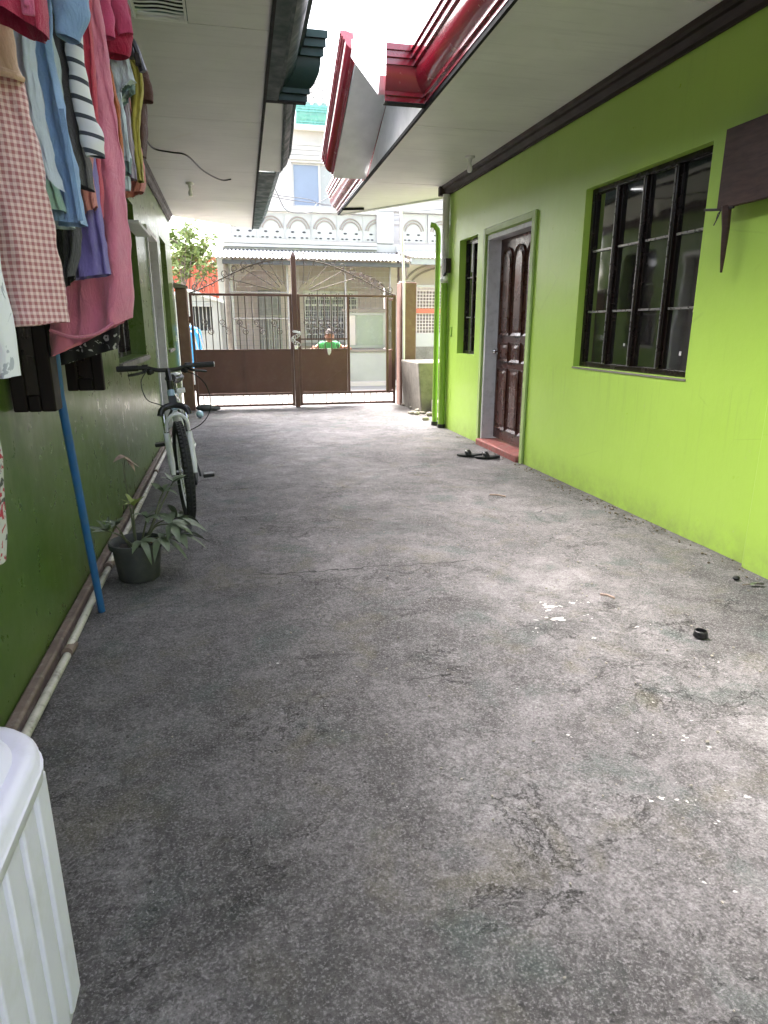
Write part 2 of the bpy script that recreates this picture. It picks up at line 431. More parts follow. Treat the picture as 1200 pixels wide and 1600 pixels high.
M['threshold'] = plain('red painted threshold', (.25, .07, .06), .7, .25, 9, .3, 60, dirt=(.2, .17, .15), dirtamt=.9)
def m_glass():
    t = NT('dark window glass')
    c = t.mix(t.rng(t.noise(2.2, 4), .35, .65), (.008, .007, .008), (.018, .016, .017))
    t.bump(t.noise(2.6, 2), .06, .02)
    return t.out(c, t.rng(t.noise(12, 6, .7), .3, .7, .02, .07), Specular_IOR_Level=1.0, IOR=1.9)
M['glass'] = m_glass()
M['steelbar'] = plain('dull steel glazing bar', (.30, .29, .30), .3, .15, 9, .05, 60, metal=.7)
M['chrome'] = plain('worn chrome', (.6, .6, .6), .22, .05, 9, .02, 60, metal=1.0)
M['gate'] = plain('brown gate paint', (.105, .046, .038), .42, .16, 5, .1, 70, dirt=(.14, .085, .07), dirtamt=.4)
M['gatesheet'] = plain('brown steel sheet', (.115, .048, .040), .45, .12, 2.5, .1, 25, dirt=(.15, .10, .085), dirtamt=.35)
M['gatepost'] = plain('brown painted concrete post', (.155, .080, .062), .6, .14, 4, .2, 50, dirt=(.24, .17, .14), dirtamt=.4)
M['concrete'] = plain('bare old concrete', (.21, .19, .165), .9, .25, 5, .4, 40, dirt=(.09, .08, .06), dirtamt=.6)
M['scroll'] = plain('worn grey wrought iron', (.11, .085, .075), .6, .2, 9, .1, 60, metal=.0, spec=.2)
M['white'] = plain('weathered white house paint', (.42, .405, .385), .6, .08, 2, .06, 50, dirt=(.42, .40, .37), dirtamt=.45)
M['housepink'] = plain('pale pink house paint', (.62, .535, .51), .7, .07, 2, .08, 50)
M['taupe'] = plain('taupe porch paint', (.27, .225, .20), .7, .1, 2, .08, 50)
M['slot'] = plain('dark slot', (.05, .05, .055), .6, .1)
M['greywin'] = plain('pale grey green pane', (.29, .30, .29), .25, .06, 2, 0)
M['bluewin'] = plain('blue grey pane', (.16, .20, .27), .12, .06, 2, 0)
M['porchwhite'] = plain('white grille paint', (.74, .73, .71), .5, .05, 2, .05, 50)
M['mesh'] = plain('grey wire mesh', (.30, .28, .27), .5, .1)
M['greenpaint'] = m_gloss('sea green gutter paint', (.12, .36, .32), .25, .3)
M['tileroof'] = plain('grey roof tile', (.30, .29, .28), .8, .2, 7, .4, 30)
M['redsheet'] = plain('red oxide corrugated sheet', (.52, .13, .08), .5, .12, 2, .05, 30)
M['tin'] = plain('grey corrugated tin', (.33, .34, .35), .6, .15, 4, .1, 40, metal=.1)
M['tindark'] = plain('dark beam', (.08, .08, .09), .6, .15)
M['leaf'] = plain('tree leaf', (.15, .205, .055), .5, .35, 12, .1, 40)
M['bark'] = plain('bark', (.17, .14, .115), .9, .25, 12, .5, 40)
M['hedge'] = M['leaf']
M['black'] = plain('black plastic', (.014, .014, .015), .4, .2, 20, .1, 90)
M['rubber'] = plain('black rubber', (.020, .020, .021), .75, .2, 20, .3, 120)
M['bikewhite'] = m_gloss('white bike enamel', (.72, .73, .75), .2, .5)
M['bikeblue'] = m_gloss('pale blue bike enamel', (.38, .52, .66), .2, .5)
M['bluepole'] = plain('blue painted pole', (.022, .115, .30), .4, .15, 6, .08, 60, dirt=(.10, .16, .18), dirtamt=.4)
M['pot'] = plain('dark plastic pot', (.050, .052, .050), .55, .2, 9, .15, 50, dirt=(.09, .085, .07), dirtamt=.5)
M['soil'] = plain('soil', (.035, .027, .02), .95, .4, 30, .8, 60)
M['plantleaf'] = plain('dull grey green leaf', (.10, .13, .075), .5, .3, 14, .15, 50)
M['youngleaf'] = plain('young yellow green leaf', (.22, .27, .06), .5, .2, 14, .15, 50)
M['deadleaf'] = plain('dry pale leaf', (.36, .26, .21), .8, .25, 14, .4, 50)
M['stem'] = plain('plant stem', (.10, .11, .06), .6, .25, 14, .15, 50)
M['bin'] = plain('white moulded plastic', (.78, .765, .92), .38, .04, 3, .05, 60, dirt=(.5, .5, .49), dirtamt=.4)
M['skin'] = plain('skin', (.40, .20, .125), .5, .08, 12, .05, 90)
M['hair'] = plain('short dark brown hair', (.030, .014, .008), .7, .2, 40, .3, 120)
M['bulb'] = plain('white glass bulb', (.78, .78, .75), .25, .03, 3, 0)
M['flake'] = plain('white paint flakes', (.56, .54, .53), .9, .2, 60, .3, 90, dirt=(.3, .28, .28), dirtamt=.7)
M['stone'] = plain('rubble stone', (.32, .29, .25), .9, .25, 14, .5, 40)
M['bluecloth'] = plain('bright blue tarpaulin', (.04, .28, .62), .5, .12, 4, .15, 30)

# ------------------------------------------------------------------ ground and street
def sheet(x0, x1, y0, y1, z, nx, ny, amp, fr):
    mb = MB(); vs = []; fs = []
    for j in range(ny+1):
        for i in range(nx+1):
            x = lerp(x0, x1, i/nx); y = lerp(y0, y1, j/ny)
            vs.append((x, y, z + amp*(noise.noise((x*fr, y*fr, 1.7)) + .45*noise.noise((x*fr*3.1, y*fr*3.1, 4.2)))))
    for j in range(ny):
        for i in range(nx):
            a = j*(nx+1)+i; fs.append((a, a+1, a+nx+2, a+nx+1))
    return mb.add(vs, fs)
struct('ground', sheet(-150, 150, -150, 150, -.16, 30, 30, 0, 1), M['earth'])
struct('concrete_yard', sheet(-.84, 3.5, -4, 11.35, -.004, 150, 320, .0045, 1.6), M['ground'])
struct('back_yard', MB().box(-7, 8.5, -7, -4.002, -.3, -.012), M['street'])
struct('street', MB().box(-14, 16, 11.352, 15.2, -.3, -.012), M['street'])

def wall_mb(P, u0, u1, v0, v1, th, holes):
    """wall in the u,v plane: P(u,v,d) -> point, d=0 front, d=th back; holes (u0,u1,v0,v1) get reveals"""
    mb = MB()
    us = sorted({u0, u1, *[h[0] for h in holes], *[h[1] for h in holes]})
    vs = sorted({v0, v1, *[h[2] for h in holes], *[h[3] for h in holes]})
    inside = lambda u, v: any(h[0] < u < h[1] and h[2] < v < h[3] for h in holes)
    for i in range(len(us)-1):
        for j in range(len(vs)-1):
            a, b, c, d = us[i], us[i+1], vs[j], vs[j+1]
            if inside((a+b)/2, (c+d)/2): continue
            mb.add([P(a,c,0), P(b,c,0), P(b,d,0), P(a,d,0)], [(0,1,2,3)])
            mb.add([P(a,c,th), P(b,c,th), P(b,d,th), P(a,d,th)], [(3,2,1,0)])
    for (a, b, c, d) in [*holes, (u0, u1, v0, v1)]:
        for (p, q) in (((a,c),(b,c)), ((b,c),(b,d)), ((b,d),(a,d)), ((a,d),(a,c))):
            mb.add([P(*p,0), P(*q,0), P(*q,th), P(*p,th)], [(0,1,2,3)])
    return mb

ZS = 2.95                                      # soffit height
# crown gutter profile: (outward, up)
PROF = [(0, 0), (.012, 0), (.012, .035), (.034, .035), (.034, .062), (.050, .070), (.078, .094), (.104, .13), (.116, .17), (.120, .205),
        (.140, .205), (.140, .248), (.158, .248), (.158, .29), (.172, .29), (.172, .33), (.10, .33), (.0, .30)]
def sweep_profile(mb, a, b, outv, upv, trim_a=0.0, trim_b=0.0, k=1.0):
    """crown profile from a to b; trim_* slides the profile points along the run by trim*outward (mitres)"""
    a = Vector(a); b = Vector(b); d = (b-a).normalized(); outv = Vector(outv); upv = Vector(upv)
    A = [a + outv*o*k + upv*z*k + d*(trim_a*o*k) for o, z in PROF]; B = [b + outv*o*k + upv*z*k + d*(trim_b*o*k) for o, z in PROF]
    return mb.loft(A, B)

def soffit_panels(house, m, edges, cuts, z=ZS, xwall=None, split=None):
    """boards between cut lines: edges(y) -> (x_in, x_out)"""
    for a, b in zip(cuts[:-1], cuts[1:]):
        g = .004
        ia, oa = edges(a); ib, ob = edges(b)
        poly = [(ia, a+g, z), (oa, a+g, z), (ob, b-g, z), (ib, b-g, z)]
        part('soffit_panel', MB().slab(poly, (0, 0, .012)), m, house)

# ================================================================== RIGHT HOUSE
RX = 2.75
rh = thing('green_house', 'lime green house with maroon gutter along the right side of the concrete yard', 'house', (RX+1.5, 4, 0))
YB = -3.6
YW0, YW1 = YB, 8.36
wA = (3.60, 5.0, .975, 2.30); wS = (7.30, 7.90, .975, 2.27); dR = (5.90, 7.02, .04, 2.22)
PR = lambda u, v, d: (RX + d, u, v)
part('wall', wall_mb(PR, YW0, YW1, -.1, 2.98, .20, [wA, wS, dR]), M['lime'], rh)
part('end_wall', MB().box(RX+.21, 8.5, YW1-.2, YW1, -.1, 2.98), M['lime'], rh); part('end_wall', MB().box(RX+.21, 8.5, YB, YB+.2, -.1, 2.98), M['lime'], rh)
part('pilaster', MB().box(RX-.045, RX-.003, 2.1, 2.88, -.05, 2.84), M['lime'], rh, bevel=.006)
# cornice moulding under the soffit
cp = [(0, 0), (.018, 0), (.018, .022), (.035, .03), (.055, .055), (.055, .075), (.075, .085), (.085, .11), (0, .11)]
mb = MB(); z0 = ZS-.112
mb.loft([(RX-.002-o, YW0, z0+z) for o, z in cp], [(RX-.002-o, YW1+.02, z0+z) for o, z in cp])
part('cornice', mb, M['cornice'], rh)
part('cornice_return', MB().box(RX-.11, RX+.06, YW1+.022, YW1+.10, z0, z0+.108), M['cornice'], rh, bevel=.01)
eR = lambda y: (RX-.001, 1.58 + .026*(y-3.8))
soffit_panels(rh, M['soffR'], eR, [YB, 1.2, 3.6, 6.07, 8.36])
# last soffit board runs on past the wall corner to the skewed roof end
e0 = eR(8.368)[1]; e1 = eR(10.74)[1]
part('soffit_panel', MB().slab([(RX, 8.368, ZS), (e0, 8.368, ZS), (e1, 10.74, ZS), (2.9, 9.05, ZS), (3.0, 8.368, ZS)], (0,0,.012)), M['soffR'], rh)
part('drip_edge', MB().bar((e1+.02, 10.74, ZS-.006), (2.92, 9.05, ZS-.006), .03, .03), M['panelgrey'], rh)
# thin black strip along the board edge
mb = MB(); mb.bar((eR(YB)[1], YB, ZS-.004), (eR(10.70)[1], 10.70, ZS-.004), .022, .03); part('edge_strip', mb, M['blacktrim'], rh)
YG0, YG1, XG, XF = 5.56, 8.12, 1.29, eR(6.8)[1]+.03         # gable start, end, rake plane, face plane
PK = Vector((XG, 6.78, 3.66))
zg = ZS + .012
mb = MB(); sweep_profile(mb, (eR(YB)[1]-.005, YB, zg), (eR(YG0)[1]-.005, YG0, zg), (-1,0,0), (0,0,1), 0, -1)
part('gutter', mb, M['redgut'], rh, sharp=28, label='long maroon gutter run nearest the camera')
mb = MB(); sweep_profile(mb, (eR(YG0)[1]-.005, YG0, zg), (XG, YG0, zg), (0,-1,0), (0,0,1), 1, .15)
part('gutter_return', mb, M['redgut'], rh, sharp=28)
part('gutter_floor', MB().box(XG, eR(YG0)[1], YG0-.01, YG0+.06, zg-.012, zg-.002), M['blacktrim'], rh)
# gable above the gutter: face, underside of the far slope, rake mouldings, roof of the near slope
mb = MB(); mb.slab([(XF, YG0+.02, ZS+.01), (XF, YG1, ZS+.01), (XF, PK.y, PK.z-.02)], (.05, 0, 0)); part('gable_face', mb, M['gablewhite'], rh)
mb = MB(); mb.slab([(XG+.01, PK.y, PK.z-.03), (XF-.003, PK.y, PK.z-.03), (XF-.003, YG1+.12, ZS+.0), (XG+.01, YG1+.12, ZS+.0)], (0, .02, .03)); part('gable_underside', mb, M['panelgrey'], rh)
dn = (Vector((XG, YG1+.05, ZS+.0)) - PK).normalized(); upn = Vector((0, -dn.z, dn.y)).normalized()
if upn.z < 0: upn = -upn
mb = MB(); sweep_profile(mb, PK + dn*-.05, Vector((XG, YG1+.05, ZS)), (-1,0,0), upn, 0, 0, .72); part('rake_gutter', mb, M['redgut'], rh, sharp=28)
dn2 = (Vector((XG, YG0-.02, ZS)) - PK).normalized(); up2 = Vector((0, dn2.z, -dn2.y)).normalized()
if up2.z < 0: up2 = -up2
mb = MB(); a = PK + dn2*-.06; b = Vector((XG, YG0+.10, ZS+.085))
mb.slab([a - V(.02,0,0), b - V(.02,0,0), b + V(2.6,0,0), a + V(2.6,0,0)], up2*.03); part('gable_roof', mb, M['galv'], rh)
mb = MB(); mb.slab([a - V(.03,0,0), b - V(.03,0,0), b + V(.03,0,0), a + V(.03,0,0)], up2*.13); part('rake_flashing', mb, M['galv'], rh)
mb = MB(); mb.slab([PK + dn*.12 + V(0,0,.06), PK + dn*1.42 + V(0,0,.06), PK + dn*1.42 + V(2.6,0,.06), PK + dn*.12 + V(2.6,0,.06)], upn*.03); part('gable_roof', mb, M['roofred'], rh)
mb = MB(); sweep_profile(mb, (eR(YG1+.12)[1]-.03, YG1+.14, zg), (eR(10.72)[1]-.01, 10.72, zg), (-1,0,0), (0,0,1), 0, 0)
part('gutter', mb, M['redgut'], rh, sharp=28, label='short maroon gutter run at the street end')
mb = MB(); mb.bar((eR(10.2)[1]-.02, 10.15, ZS-.02), (eR(10.2)[1]+.28, 10.05, ZS-.02), .03, .03); part('gutter_bracket', mb, M['blacktrim'], rh)
part('roof', MB().slab([(1.62, YB, 3.27), (1.75, YG0, 3.27), (1.78, 10.7, 3.27), (7.5, 8.0, 5.4), (7.5, YB, 5.4)], (0,0,.04)), M['roofred'], rh)

# --- big window: four sashes of three panes
def window_grid(house, X, sgn, y0, y1, z0, z1, cols, zs, rec, fm, label=None, glass='glass', fw=.04, mull=.036, mun=.014, hl=True):
    """sgn=+1: wall faces -X with X the wall front and recess towards +X"""
    xf = X + sgn*rec
    mb = MB()
    for (a, b) in ((y0, y0+fw), (y1-fw, y1)): mb.box(xf, xf+sgn*.06, a, b, z0, z1)
    for (a, b) in ((z0, z0+fw), (z1-fw, z1)): mb.box(xf, xf+sgn*.06, y0+fw, y1-fw, a, b)
    win = part('window', mb, fm, house, bevel=.004, label=label)
    W = (y1-y0-2*fw)
    ys = [y0+fw + W*i/cols for i in range(cols+1)]
    mbm = MB()
    for y in ys[1:-1]:
        mbm.box(xf-sgn*.012, xf+sgn*.05, y-mull/2, y+mull/2, z0+fw, z1-fw)
    part('mullion', mbm, fm, win, bevel=.008)
    src = {}
    for i in range(cols):
        a, b = ys[i], ys[i+1]
        if i: a += mull/2
        if i < cols-1: b -= mull/2
        sm = MB(); s = .022
        for (p, q) in ((a, a+s), (b-s, b)): sm.box(xf+sgn*.010, xf+sgn*.045, p, q, z0+fw, z1-fw)
        zz = [z0+fw, *zs, z1-fw]
        for z in zs: part('muntin', MB().box(xf+sgn*.006, xf+sgn*.04, a+s, b-s, z-mun/2, z+mun/2), M['steelbar'], win)
        if i: part('edge_strip', MB().box(xf-sgn*.016, xf-sgn*.0125, ys[i]+.002, ys[i]+.010, z0+fw, z1-fw), M['steelbar'], win)
        part('sash', sm, fm, win, bevel=.003)
        for j in range(len(zz)-1):
            jit = random.uniform(-.004, .004)
            part('pane', MB().slab([(xf+sgn*(.026+jit*.3), a+s, zz[j]), (xf+sgn*(.026-jit*.3), b-s, zz[j]), (xf+sgn*(.026-jit*.3), b-s, zz[j+1]), (xf+sgn*(.026+jit*.3), a+s, zz[j+1])], (sgn*.004,0,0)), M[glass], win)
    mb = MB().box(xf+sgn*.07, xf+sgn*.075, y0, y1, z0, z1); part('backing', mb, M['slot'], win)
    return win
wb = window_grid(rh, RX, 1, *wA, 4, [1.40, 1.85], .055, M['framewood'], 'large dark four light window with twelve panes')
# cracked pane streaks and stickers
mb = MB()
for (y, z, s) in ((4.42, 1.16, .010), (4.70, 1.55, .012), (3.78, 1.12, .013), (3.70, 1.38, .008)):
    mb.box(RX+.077, RX+.0785, y-s, y+s*.6, z-s, z+s)
part('sticker_remains', mb, M['flake'], wb)
part('sill_edge', MB().box(RX-.006, RX+.05, wA[0]-.01, wA[1]+.01, wA[2]-.014, wA[2]-.002), M['concrete'], wb)
ws = window_grid(rh, RX, 1, *wS, 2, [1.40, 1.85], .08, M['framewood'], 'narrow dark window beside the door', mull=.05)
part('casement_bar', MB().box(RX+.045, RX+.062, wS[0]+.27, wS[0]+.30, 1.9, 2.2).box(RX+.045, RX+.062, wS[0]+.03, wS[0]+.30, 2.2, 2.225), M['palewhite'], ws)

# --- panelled door
xd = RX + .135
DZ0, DZ1 = .085, 2.19; DY0, DY1 = 5.95, 6.95
door = part('door', MB().box(xd, xd+.04, DY0, DY1, DZ0, DZ1), M['darkwood'], rh, label='dark varnished door with arched upper panels')
def raised(y0, y1, z0, z1, arch=0.0, n=9):
    """raised and fielded panel with a recess round it"""
    def outline(g):
        pts = [(y0+g, z0+g), (y1-g, z0+g)]
        if arch:
            for i in range(n+1):
                a = math.pi*i/n; pts.append(((y0+y1)/2 + ((y1-y0)/2-g)*math.cos(a), z1-arch-g + arch*math.sin(a)))
        else: pts += [(y1-g, z1-g), (y0+g, z1-g)]
        return pts
    m = MB(); o1, o2, o3 = outline(0), outline(.028), outline(.055)
    L = lambda o, x: [(x, p[0], p[1]) for p in o]
    m.loft(L(o1, xd-.018), L(o2, xd-.004), caps=False); m.loft(L(o2, xd-.004), L(o3, xd-.016), caps=False)
    k = len(o3); m.add(L(o3, xd-.016), [tuple(range(k))])
    m.loft(L(o1, xd-.0005), L(o1, xd-.018), caps=False)
    return m
cols = [(DY0+.07, DY0+.33), (DY0+.37, DY0+.63), (DY0+.67, DY0+.93)]
for ci, (a, b) in enumerate(cols):
    part('panel', raised(a, b, 1.20, 2.08, .12), M['darkwood'], door)
    part('panel', raised(a, b, .93, 1.13), M['darkwood'], door)
    part('panel', raised(a, b, .20, .86), M['darkwood'], door)
mb = MB(); mb.lathe([(0.001, -.075), (.022, -.072), (.030, -.055), (.026, -.042), (.012, -.034), (.012, -.012), (.034, -.010), (.034, -.001)], (xd, DY1-.055, 1.03), 20, 'x')
part('door_knob', mb, M['chrome'], door)
mb = MB(); mb.box(RX+.002, xd+.05, dR[1]-.05, dR[1]-.002, .06, dR[3]-.05); mb.box(RX+.002, xd+.05, dR[0]+.002, dR[0]+.05, .06, dR[3]-.05); mb.box(RX+.002, xd+.05, dR[0]+.002, dR[1]-.002, dR[3]-.048, dR[3]-.002)
part('door_frame', mb, M['jamb'], rh, bevel=.004)
mb = MB(); mb.box(RX-.025, RX-.002, dR[0]-.075, dR[0]-.005, -.02, dR[3]+.07); mb.box(RX-.022, RX-.002, dR[1]+.005, dR[1]+.07, -.02, dR[3]+.07); mb.box(RX-.022, RX-.002, dR[0]-.004, dR[1]+.004, dR[3]+.006, dR[3]+.07)
part('door_trim', mb, M['jambgreen'], rh, bevel=.006)
part('threshold', MB().box(RX-.05, RX+.2, dR[0]+.0, dR[1]-.0, -.02, .06), M['threshold'], rh, bevel=.012)
# downpipes at the far corner
c1 = atZ(690, 666); c1.x = RX-.045
mb = MB(); mb.tube([(RX-.05, YW1-.06, .0), (RX-.05, YW1-.06, 2.84)], .043, 16); part('downpipe', mb, M['palepipe'], rh, label='upper part pale grey downpipe at the house corner')
mb = MB(); mb.tube([(RX-.05, YW1-.06, .04), (RX-.05, YW1-.06, 1.82)], .0445, 16); part('pipe_paint', mb, M['limepipe'], rh)
mb = MB(); p = [(RX-.07, YW1+.17, .0), (RX-.07, YW1+.17, 2.40), (RX-.08, YW1+.17, 2.47), (RX-.12, YW1+.18, 2.52), (RX-.17, YW1+.19, 2.53)]
mb.tube(p, .034, 16); part('downpipe', mb, M['limepipe'], rh, label='lime downpipe with an elbow at its top')
part('pipe_foot', MB().tube([(RX-.05, YW1-.06, -.01), (RX-.05, YW1-.06, .045)], .05, 14).tube([(RX-.07, YW1+.17, -.01), (RX-.07, YW1+.17, .05)], .047, 14), M['black'], rh)
# soffit lamp holder, wall lamp and switch
def lampholder(house, x, y):
    mb = MB(); mb.lathe([(.001, ZS-.001), (.05, ZS-.001), (.048, ZS-.02), (.022, ZS-.03), (.02, ZS-.06), (.001, ZS-.06)], (x, y, 0), 18)
    h = part('lamp_holder', mb, M['palewhite'], house)
    mb = MB(); mb.lathe([(.014, ZS-.058), (.016, ZS-.075), (.026, ZS-.10), (.028, ZS-.125), (.02, ZS-.148), (.001, ZS-.155)], (x, y, 0), 18)
    part('bulb', mb, M['bulb'], h)
lampholder(rh, 2.50, 6.95)
q = atX(697, 424, RX-.05)
lp = part('wall_lamp', MB().box(RX-.07, RX-.002, q.y-.045, q.y+.05, q.z-.02, q.z+.15), M['cornice'], rh, bevel=.006)
mb = MB(); mb.tube([(RX-.06, q.y, q.z-.02), (RX-.075, q.y, q.z-.06)], .018, 10); part('lamp_socket', mb, M['black'], lp)
mb = MB(); mb.ball((RX-.085, q.y+.02, q.z-.10), .035, 12, 8, (1,1,1.15)); mb.ball((RX-.07, q.y-.045, q.z-.09), .03, 12, 8, (1,1,1.1)); part('bulb', mb, M['bulb'], lp)
q = atX(705, 518, RX)
part('switch_plate', MB().box(RX-.012, RX-.002, q.y-.04, q.y+.04, q.z-.06, q.z+.06), M['limepipe'], rh, bevel=.004)
# plywood board on brackets, right of the big window
bd = thing('wooden_board', 'dark brown plywood board fixed high on the lime wall right of the large window', 'board', (RX-.07, 3.0, 1.9))
part('board', MB().box(RX-.085, RX-.055, 2.55, 3.40, 1.905, 2.30), M['boardwood'], bd, bevel=.004)
part('batten', MB().box(RX-.053, RX-.002, 3.32, 3.37, 1.93, 2.28).box(RX-.053, RX-.002, 2.7, 2.75, 1.93, 2.28), M['boardwood'], bd)
part('rod', MB().tube([(RX-.06, 3.53, 1.925), (RX-.075, 3.36, 1.90), (RX-.075, 3.28, 1.90)], .007, 8), M['black'], bd)
mb = MB(); mb.tube([(RX-.075, 3.335, 1.915), (RX-.07, 3.325, 1.80), (RX-.062, 3.33, 1.66), (RX-.055, 3.335, 1.575)], [.026, .020, .013, .006], 10); part('hanging_stick', mb, M['boardwood'], bd)
mb = MB(); mb.tube([(RX-.078, 3.37, 1.905), (RX-.072, 3.395, 1.87), (RX-.066, 3.43, 1.83)], .003, 6).tube([(RX-.078, 3.36, 1.905), (RX-.072, 3.40, 1.885), (RX-.066, 3.415, 1.86)], .0025, 6); part('wire', mb, M['black'], bd)

# ================================================================== LEFT HOUSE
LX = -.78
lh = thing('olive_house', 'olive green house with dark gutter and wide eave along the left side of the yard', 'house', (LX-1.5, 5, 0))
w1 = (2.66, 3.40, .98, 2.30); w2 = (5.17, 6.90, 1.03, 2.37); dL = (7.78, 8.90, .03, 2.33); w3 = (9.42, 10.30, 1.0, 2.42)
PL = lambda u, v, d: (LX - d, u, v)
YL1 = 11.30
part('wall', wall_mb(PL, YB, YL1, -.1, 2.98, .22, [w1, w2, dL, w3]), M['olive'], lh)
part('end_wall', MB().box(LX-.23, -7, YL1-.2, YL1, -.1, 2.98), M['olive'], lh); part('end_wall', MB().box(LX-.23, -7, YB, YB+.2, -.1, 2.98), M['olive'], lh)
mb = MB()
mb.loft([(LX+.002+o*.8, YB, z0+z) for o, z in cp], [(LX+.002+o*.8, YL1+.02, z0+z) for o, z in cp]); part('cornice', mb, M['cornice'], lh)
part('plinth', MB().box(LX+.002, LX+.045, -1.5, YL1-.3, -.03, .05), M['plinth'], lh, bevel=.01)
eL = lambda y: (LX+.001, .345 + .022*(y-4.1))
cutsL = [YB, .2, 1.9, 4.475, 6.3, 8.2, 10.0, 11.30]
VX0, VX1, VY0, VY1 = -.40, -.115, 3.90, 4.47
for a, b in zip(cutsL[:-1], cutsL[1:]):
    if b == 4.475:                                  # the board round the vent
        g = .004
        part('soffit_panel', MB().slab([(LX, a+g, ZS), (VX0-.006, a+g, ZS), (VX0-.006, b-g, ZS), (LX, b-g, ZS)], (0,0,.012)), M['soffL'], lh)
        part('soffit_panel', MB().slab([(VX1+.006, a+g, ZS), (eL(a)[1], a+g, ZS), (eL(b)[1], b-g, ZS), (VX1+.006, b-g, ZS)], (0,0,.012)), M['soffL'], lh)
        part('soffit_panel', MB().slab([(VX0, a+g, ZS), (VX1, a+g, ZS), (VX1, VY0-.006, ZS), (VX0, VY0-.006, ZS)], (0,0,.012)), M['soffL'], lh)
    else: soffit_panels(lh, M['soffL'], eL, [a, b])
ea, eb = eL(11.304)[1], eL(12.6)[1]
part('soffit_panel', MB().slab([(LX, 11.304, ZS), (ea, 11.304, ZS), (eb, 12.6, ZS), (LX, 11.42, ZS)], (0,0,.012)), M['soffL'], lh)
vent = part('vent', MB().box(VX0, VX0+.012, VY0, VY1, ZS-.006, ZS+.03).box(VX1-.012, VX1, VY0, VY1, ZS-.006, ZS+.03).box(VX0+.012, VX1-.012, VY1-.012, VY1, ZS-.006, ZS+.03).box(VX0+.012, VX1-.012, VY0, VY0+.012, ZS-.006, ZS+.03), M['palewhite'], lh, label='louvred vent in the eave board')
part('vent_backing', MB().box(VX0, VX1, VY0, VY1, ZS+.05, ZS+.06), M['blacktrim'], vent)
for i in range(12):
    y = VY0+.03 + i*(VY1-VY0-.05)/11
    xs = [VX0+.012 + (VX1-VX0-.024)*k/8 for k in range(9)]
    wv = [.010*math.sin(k*.9+1.0) for k in range(9)]
    mb = MB(); mb.loft([], []) if False else None
    for k in range(8):
        mb.add([(xs[k], y-.006+wv[k], ZS-.002), (xs[k+1], y-.006+wv[k+1], ZS-.002), (xs[k+1], y+.006+wv[k+1], ZS-.002), (xs[k], y+.006+wv[k], ZS-.002),
                (xs[k], y-.006+wv[k], ZS+.002), (xs[k+1], y-.006+wv[k+1], ZS+.002), (xs[k+1], y+.006+wv[k+1], ZS+.002), (xs[k], y+.006+wv[k], ZS+.002)],
               [(3,2,1,0), (4,5,6,7), (0,1,5,4), (2,3,7,6)])
    part('slat', mb, M['palewhite'], vent)
mb = MB(); mb.bar((eL(YB)[1]+.004, YB, ZS-.004), (eL(12.55)[1]+.004, 12.55, ZS-.004), .02, .03); part('edge_strip', mb, M['blacktrim'], lh)
KL = 1.25
HG0, HG1, XGL = 5.72, 8.05, .70
mb = MB(); sweep_profile(mb, (eL(YB)[1]+.095, YB, zg), (eL(HG0)[1]+.095, HG0, zg), (1,0,0), (0,0,1), 0, -1, KL); part('gutter', mb, M['darkgut'], lh, sharp=28, label='dark green gutter run nearest the camera')
mb = MB(); sweep_profile(mb, (eL(HG0)[1]+.095, HG0, zg), (XGL, HG0, zg), (0,-1,0), (0,0,1), 1, .7, KL); part('gutter_return', mb, M['darkgut'], lh, sharp=28)
part('gutter_floor', MB().box(eL(HG0)[1]+.012, XGL, HG0-.02, HG0+.04, zg-.012, zg-.002), M['blacktrim'], lh)
part('eave_strip', MB().slab([(eL(YB)[1]+.016, YB, ZS+.0), (eL(YB)[1]+.10, YB, ZS+.0), (eL(HG0)[1]+.10, HG0-.025, ZS+.0), (eL(HG0)[1]+.016, HG0-.025, ZS+.0)], (0,0,.011)), M['darkgut'], lh)
part('eave_strip', MB().slab([(eL(HG1)[1]+.018, HG1+.13, ZS+.0), (eL(HG1)[1]+.20, HG1+.13, ZS+.0), (eL(12.6)[1]+.12, 12.58, ZS+.0), (eL(12.6)[1]+.018, 12.58, ZS+.0)], (0,0,.011)), M['darkgut'], lh)
PKL = Vector((XGL, 6.85, 3.78))
part('gable_face', MB().slab([(eL(7)[1]+.03, HG0+.02, ZS+.01), (eL(7)[1]+.03, HG1, ZS+.01), (eL(7)[1]+.03, PKL.y, PKL.z-.02)], (-.05,0,0)), M['palewhite'], lh)
mb = MB(); mb.slab([(eL(HG0)[1]+.02, HG0+.05, ZS+.016), (.535, HG0+.05, ZS+.016), (.69, HG1+.1, ZS+.016), (eL(HG1)[1]+.02, HG1+.1, ZS+.016)], (0,0,.015)); part('gable_underside', mb, M['palewhite'], lh)
dL1 = (Vector((XGL, HG1+.1, ZS+.05)) - PKL).normalized(); upL = Vector((0, -dL1.z, dL1.y));
if upL.z < 0: upL = -upL
mb = MB(); sweep_profile(mb, (.535, HG0+.05, ZS+.0), (.69, HG1+.1, ZS+.0), (1,0,0), (0,0,1), 0, 0, .75); part('gable_base_moulding', mb, M['darkgut'], lh, sharp=28)
mb = MB(); sweep_profile(mb, PKL, Vector((XGL, HG1+.1, ZS+.16)), (1,0,0), upL, 0, 0, .7); part('rake_gutter', mb, M['darkgut'], lh, sharp=28)
mb = MB(); mb.slab([PKL, Vector((XGL, HG0-.05, ZS+.2)), Vector((-2, HG0-.05, ZS+.2)), Vector((-2, PKL.y, PKL.z))], (0,0,.04)); part('gable_roof', mb, M['roofgreen'], lh)
mb = MB(); mb.slab([PKL, Vector((XGL, HG1+.1, ZS+.2)), Vector((-2, HG1+.1, ZS+.2)), Vector((-2, PKL.y, PKL.z))], (0,0,.04)); part('gable_roof', mb, M['roofgreen'], lh)
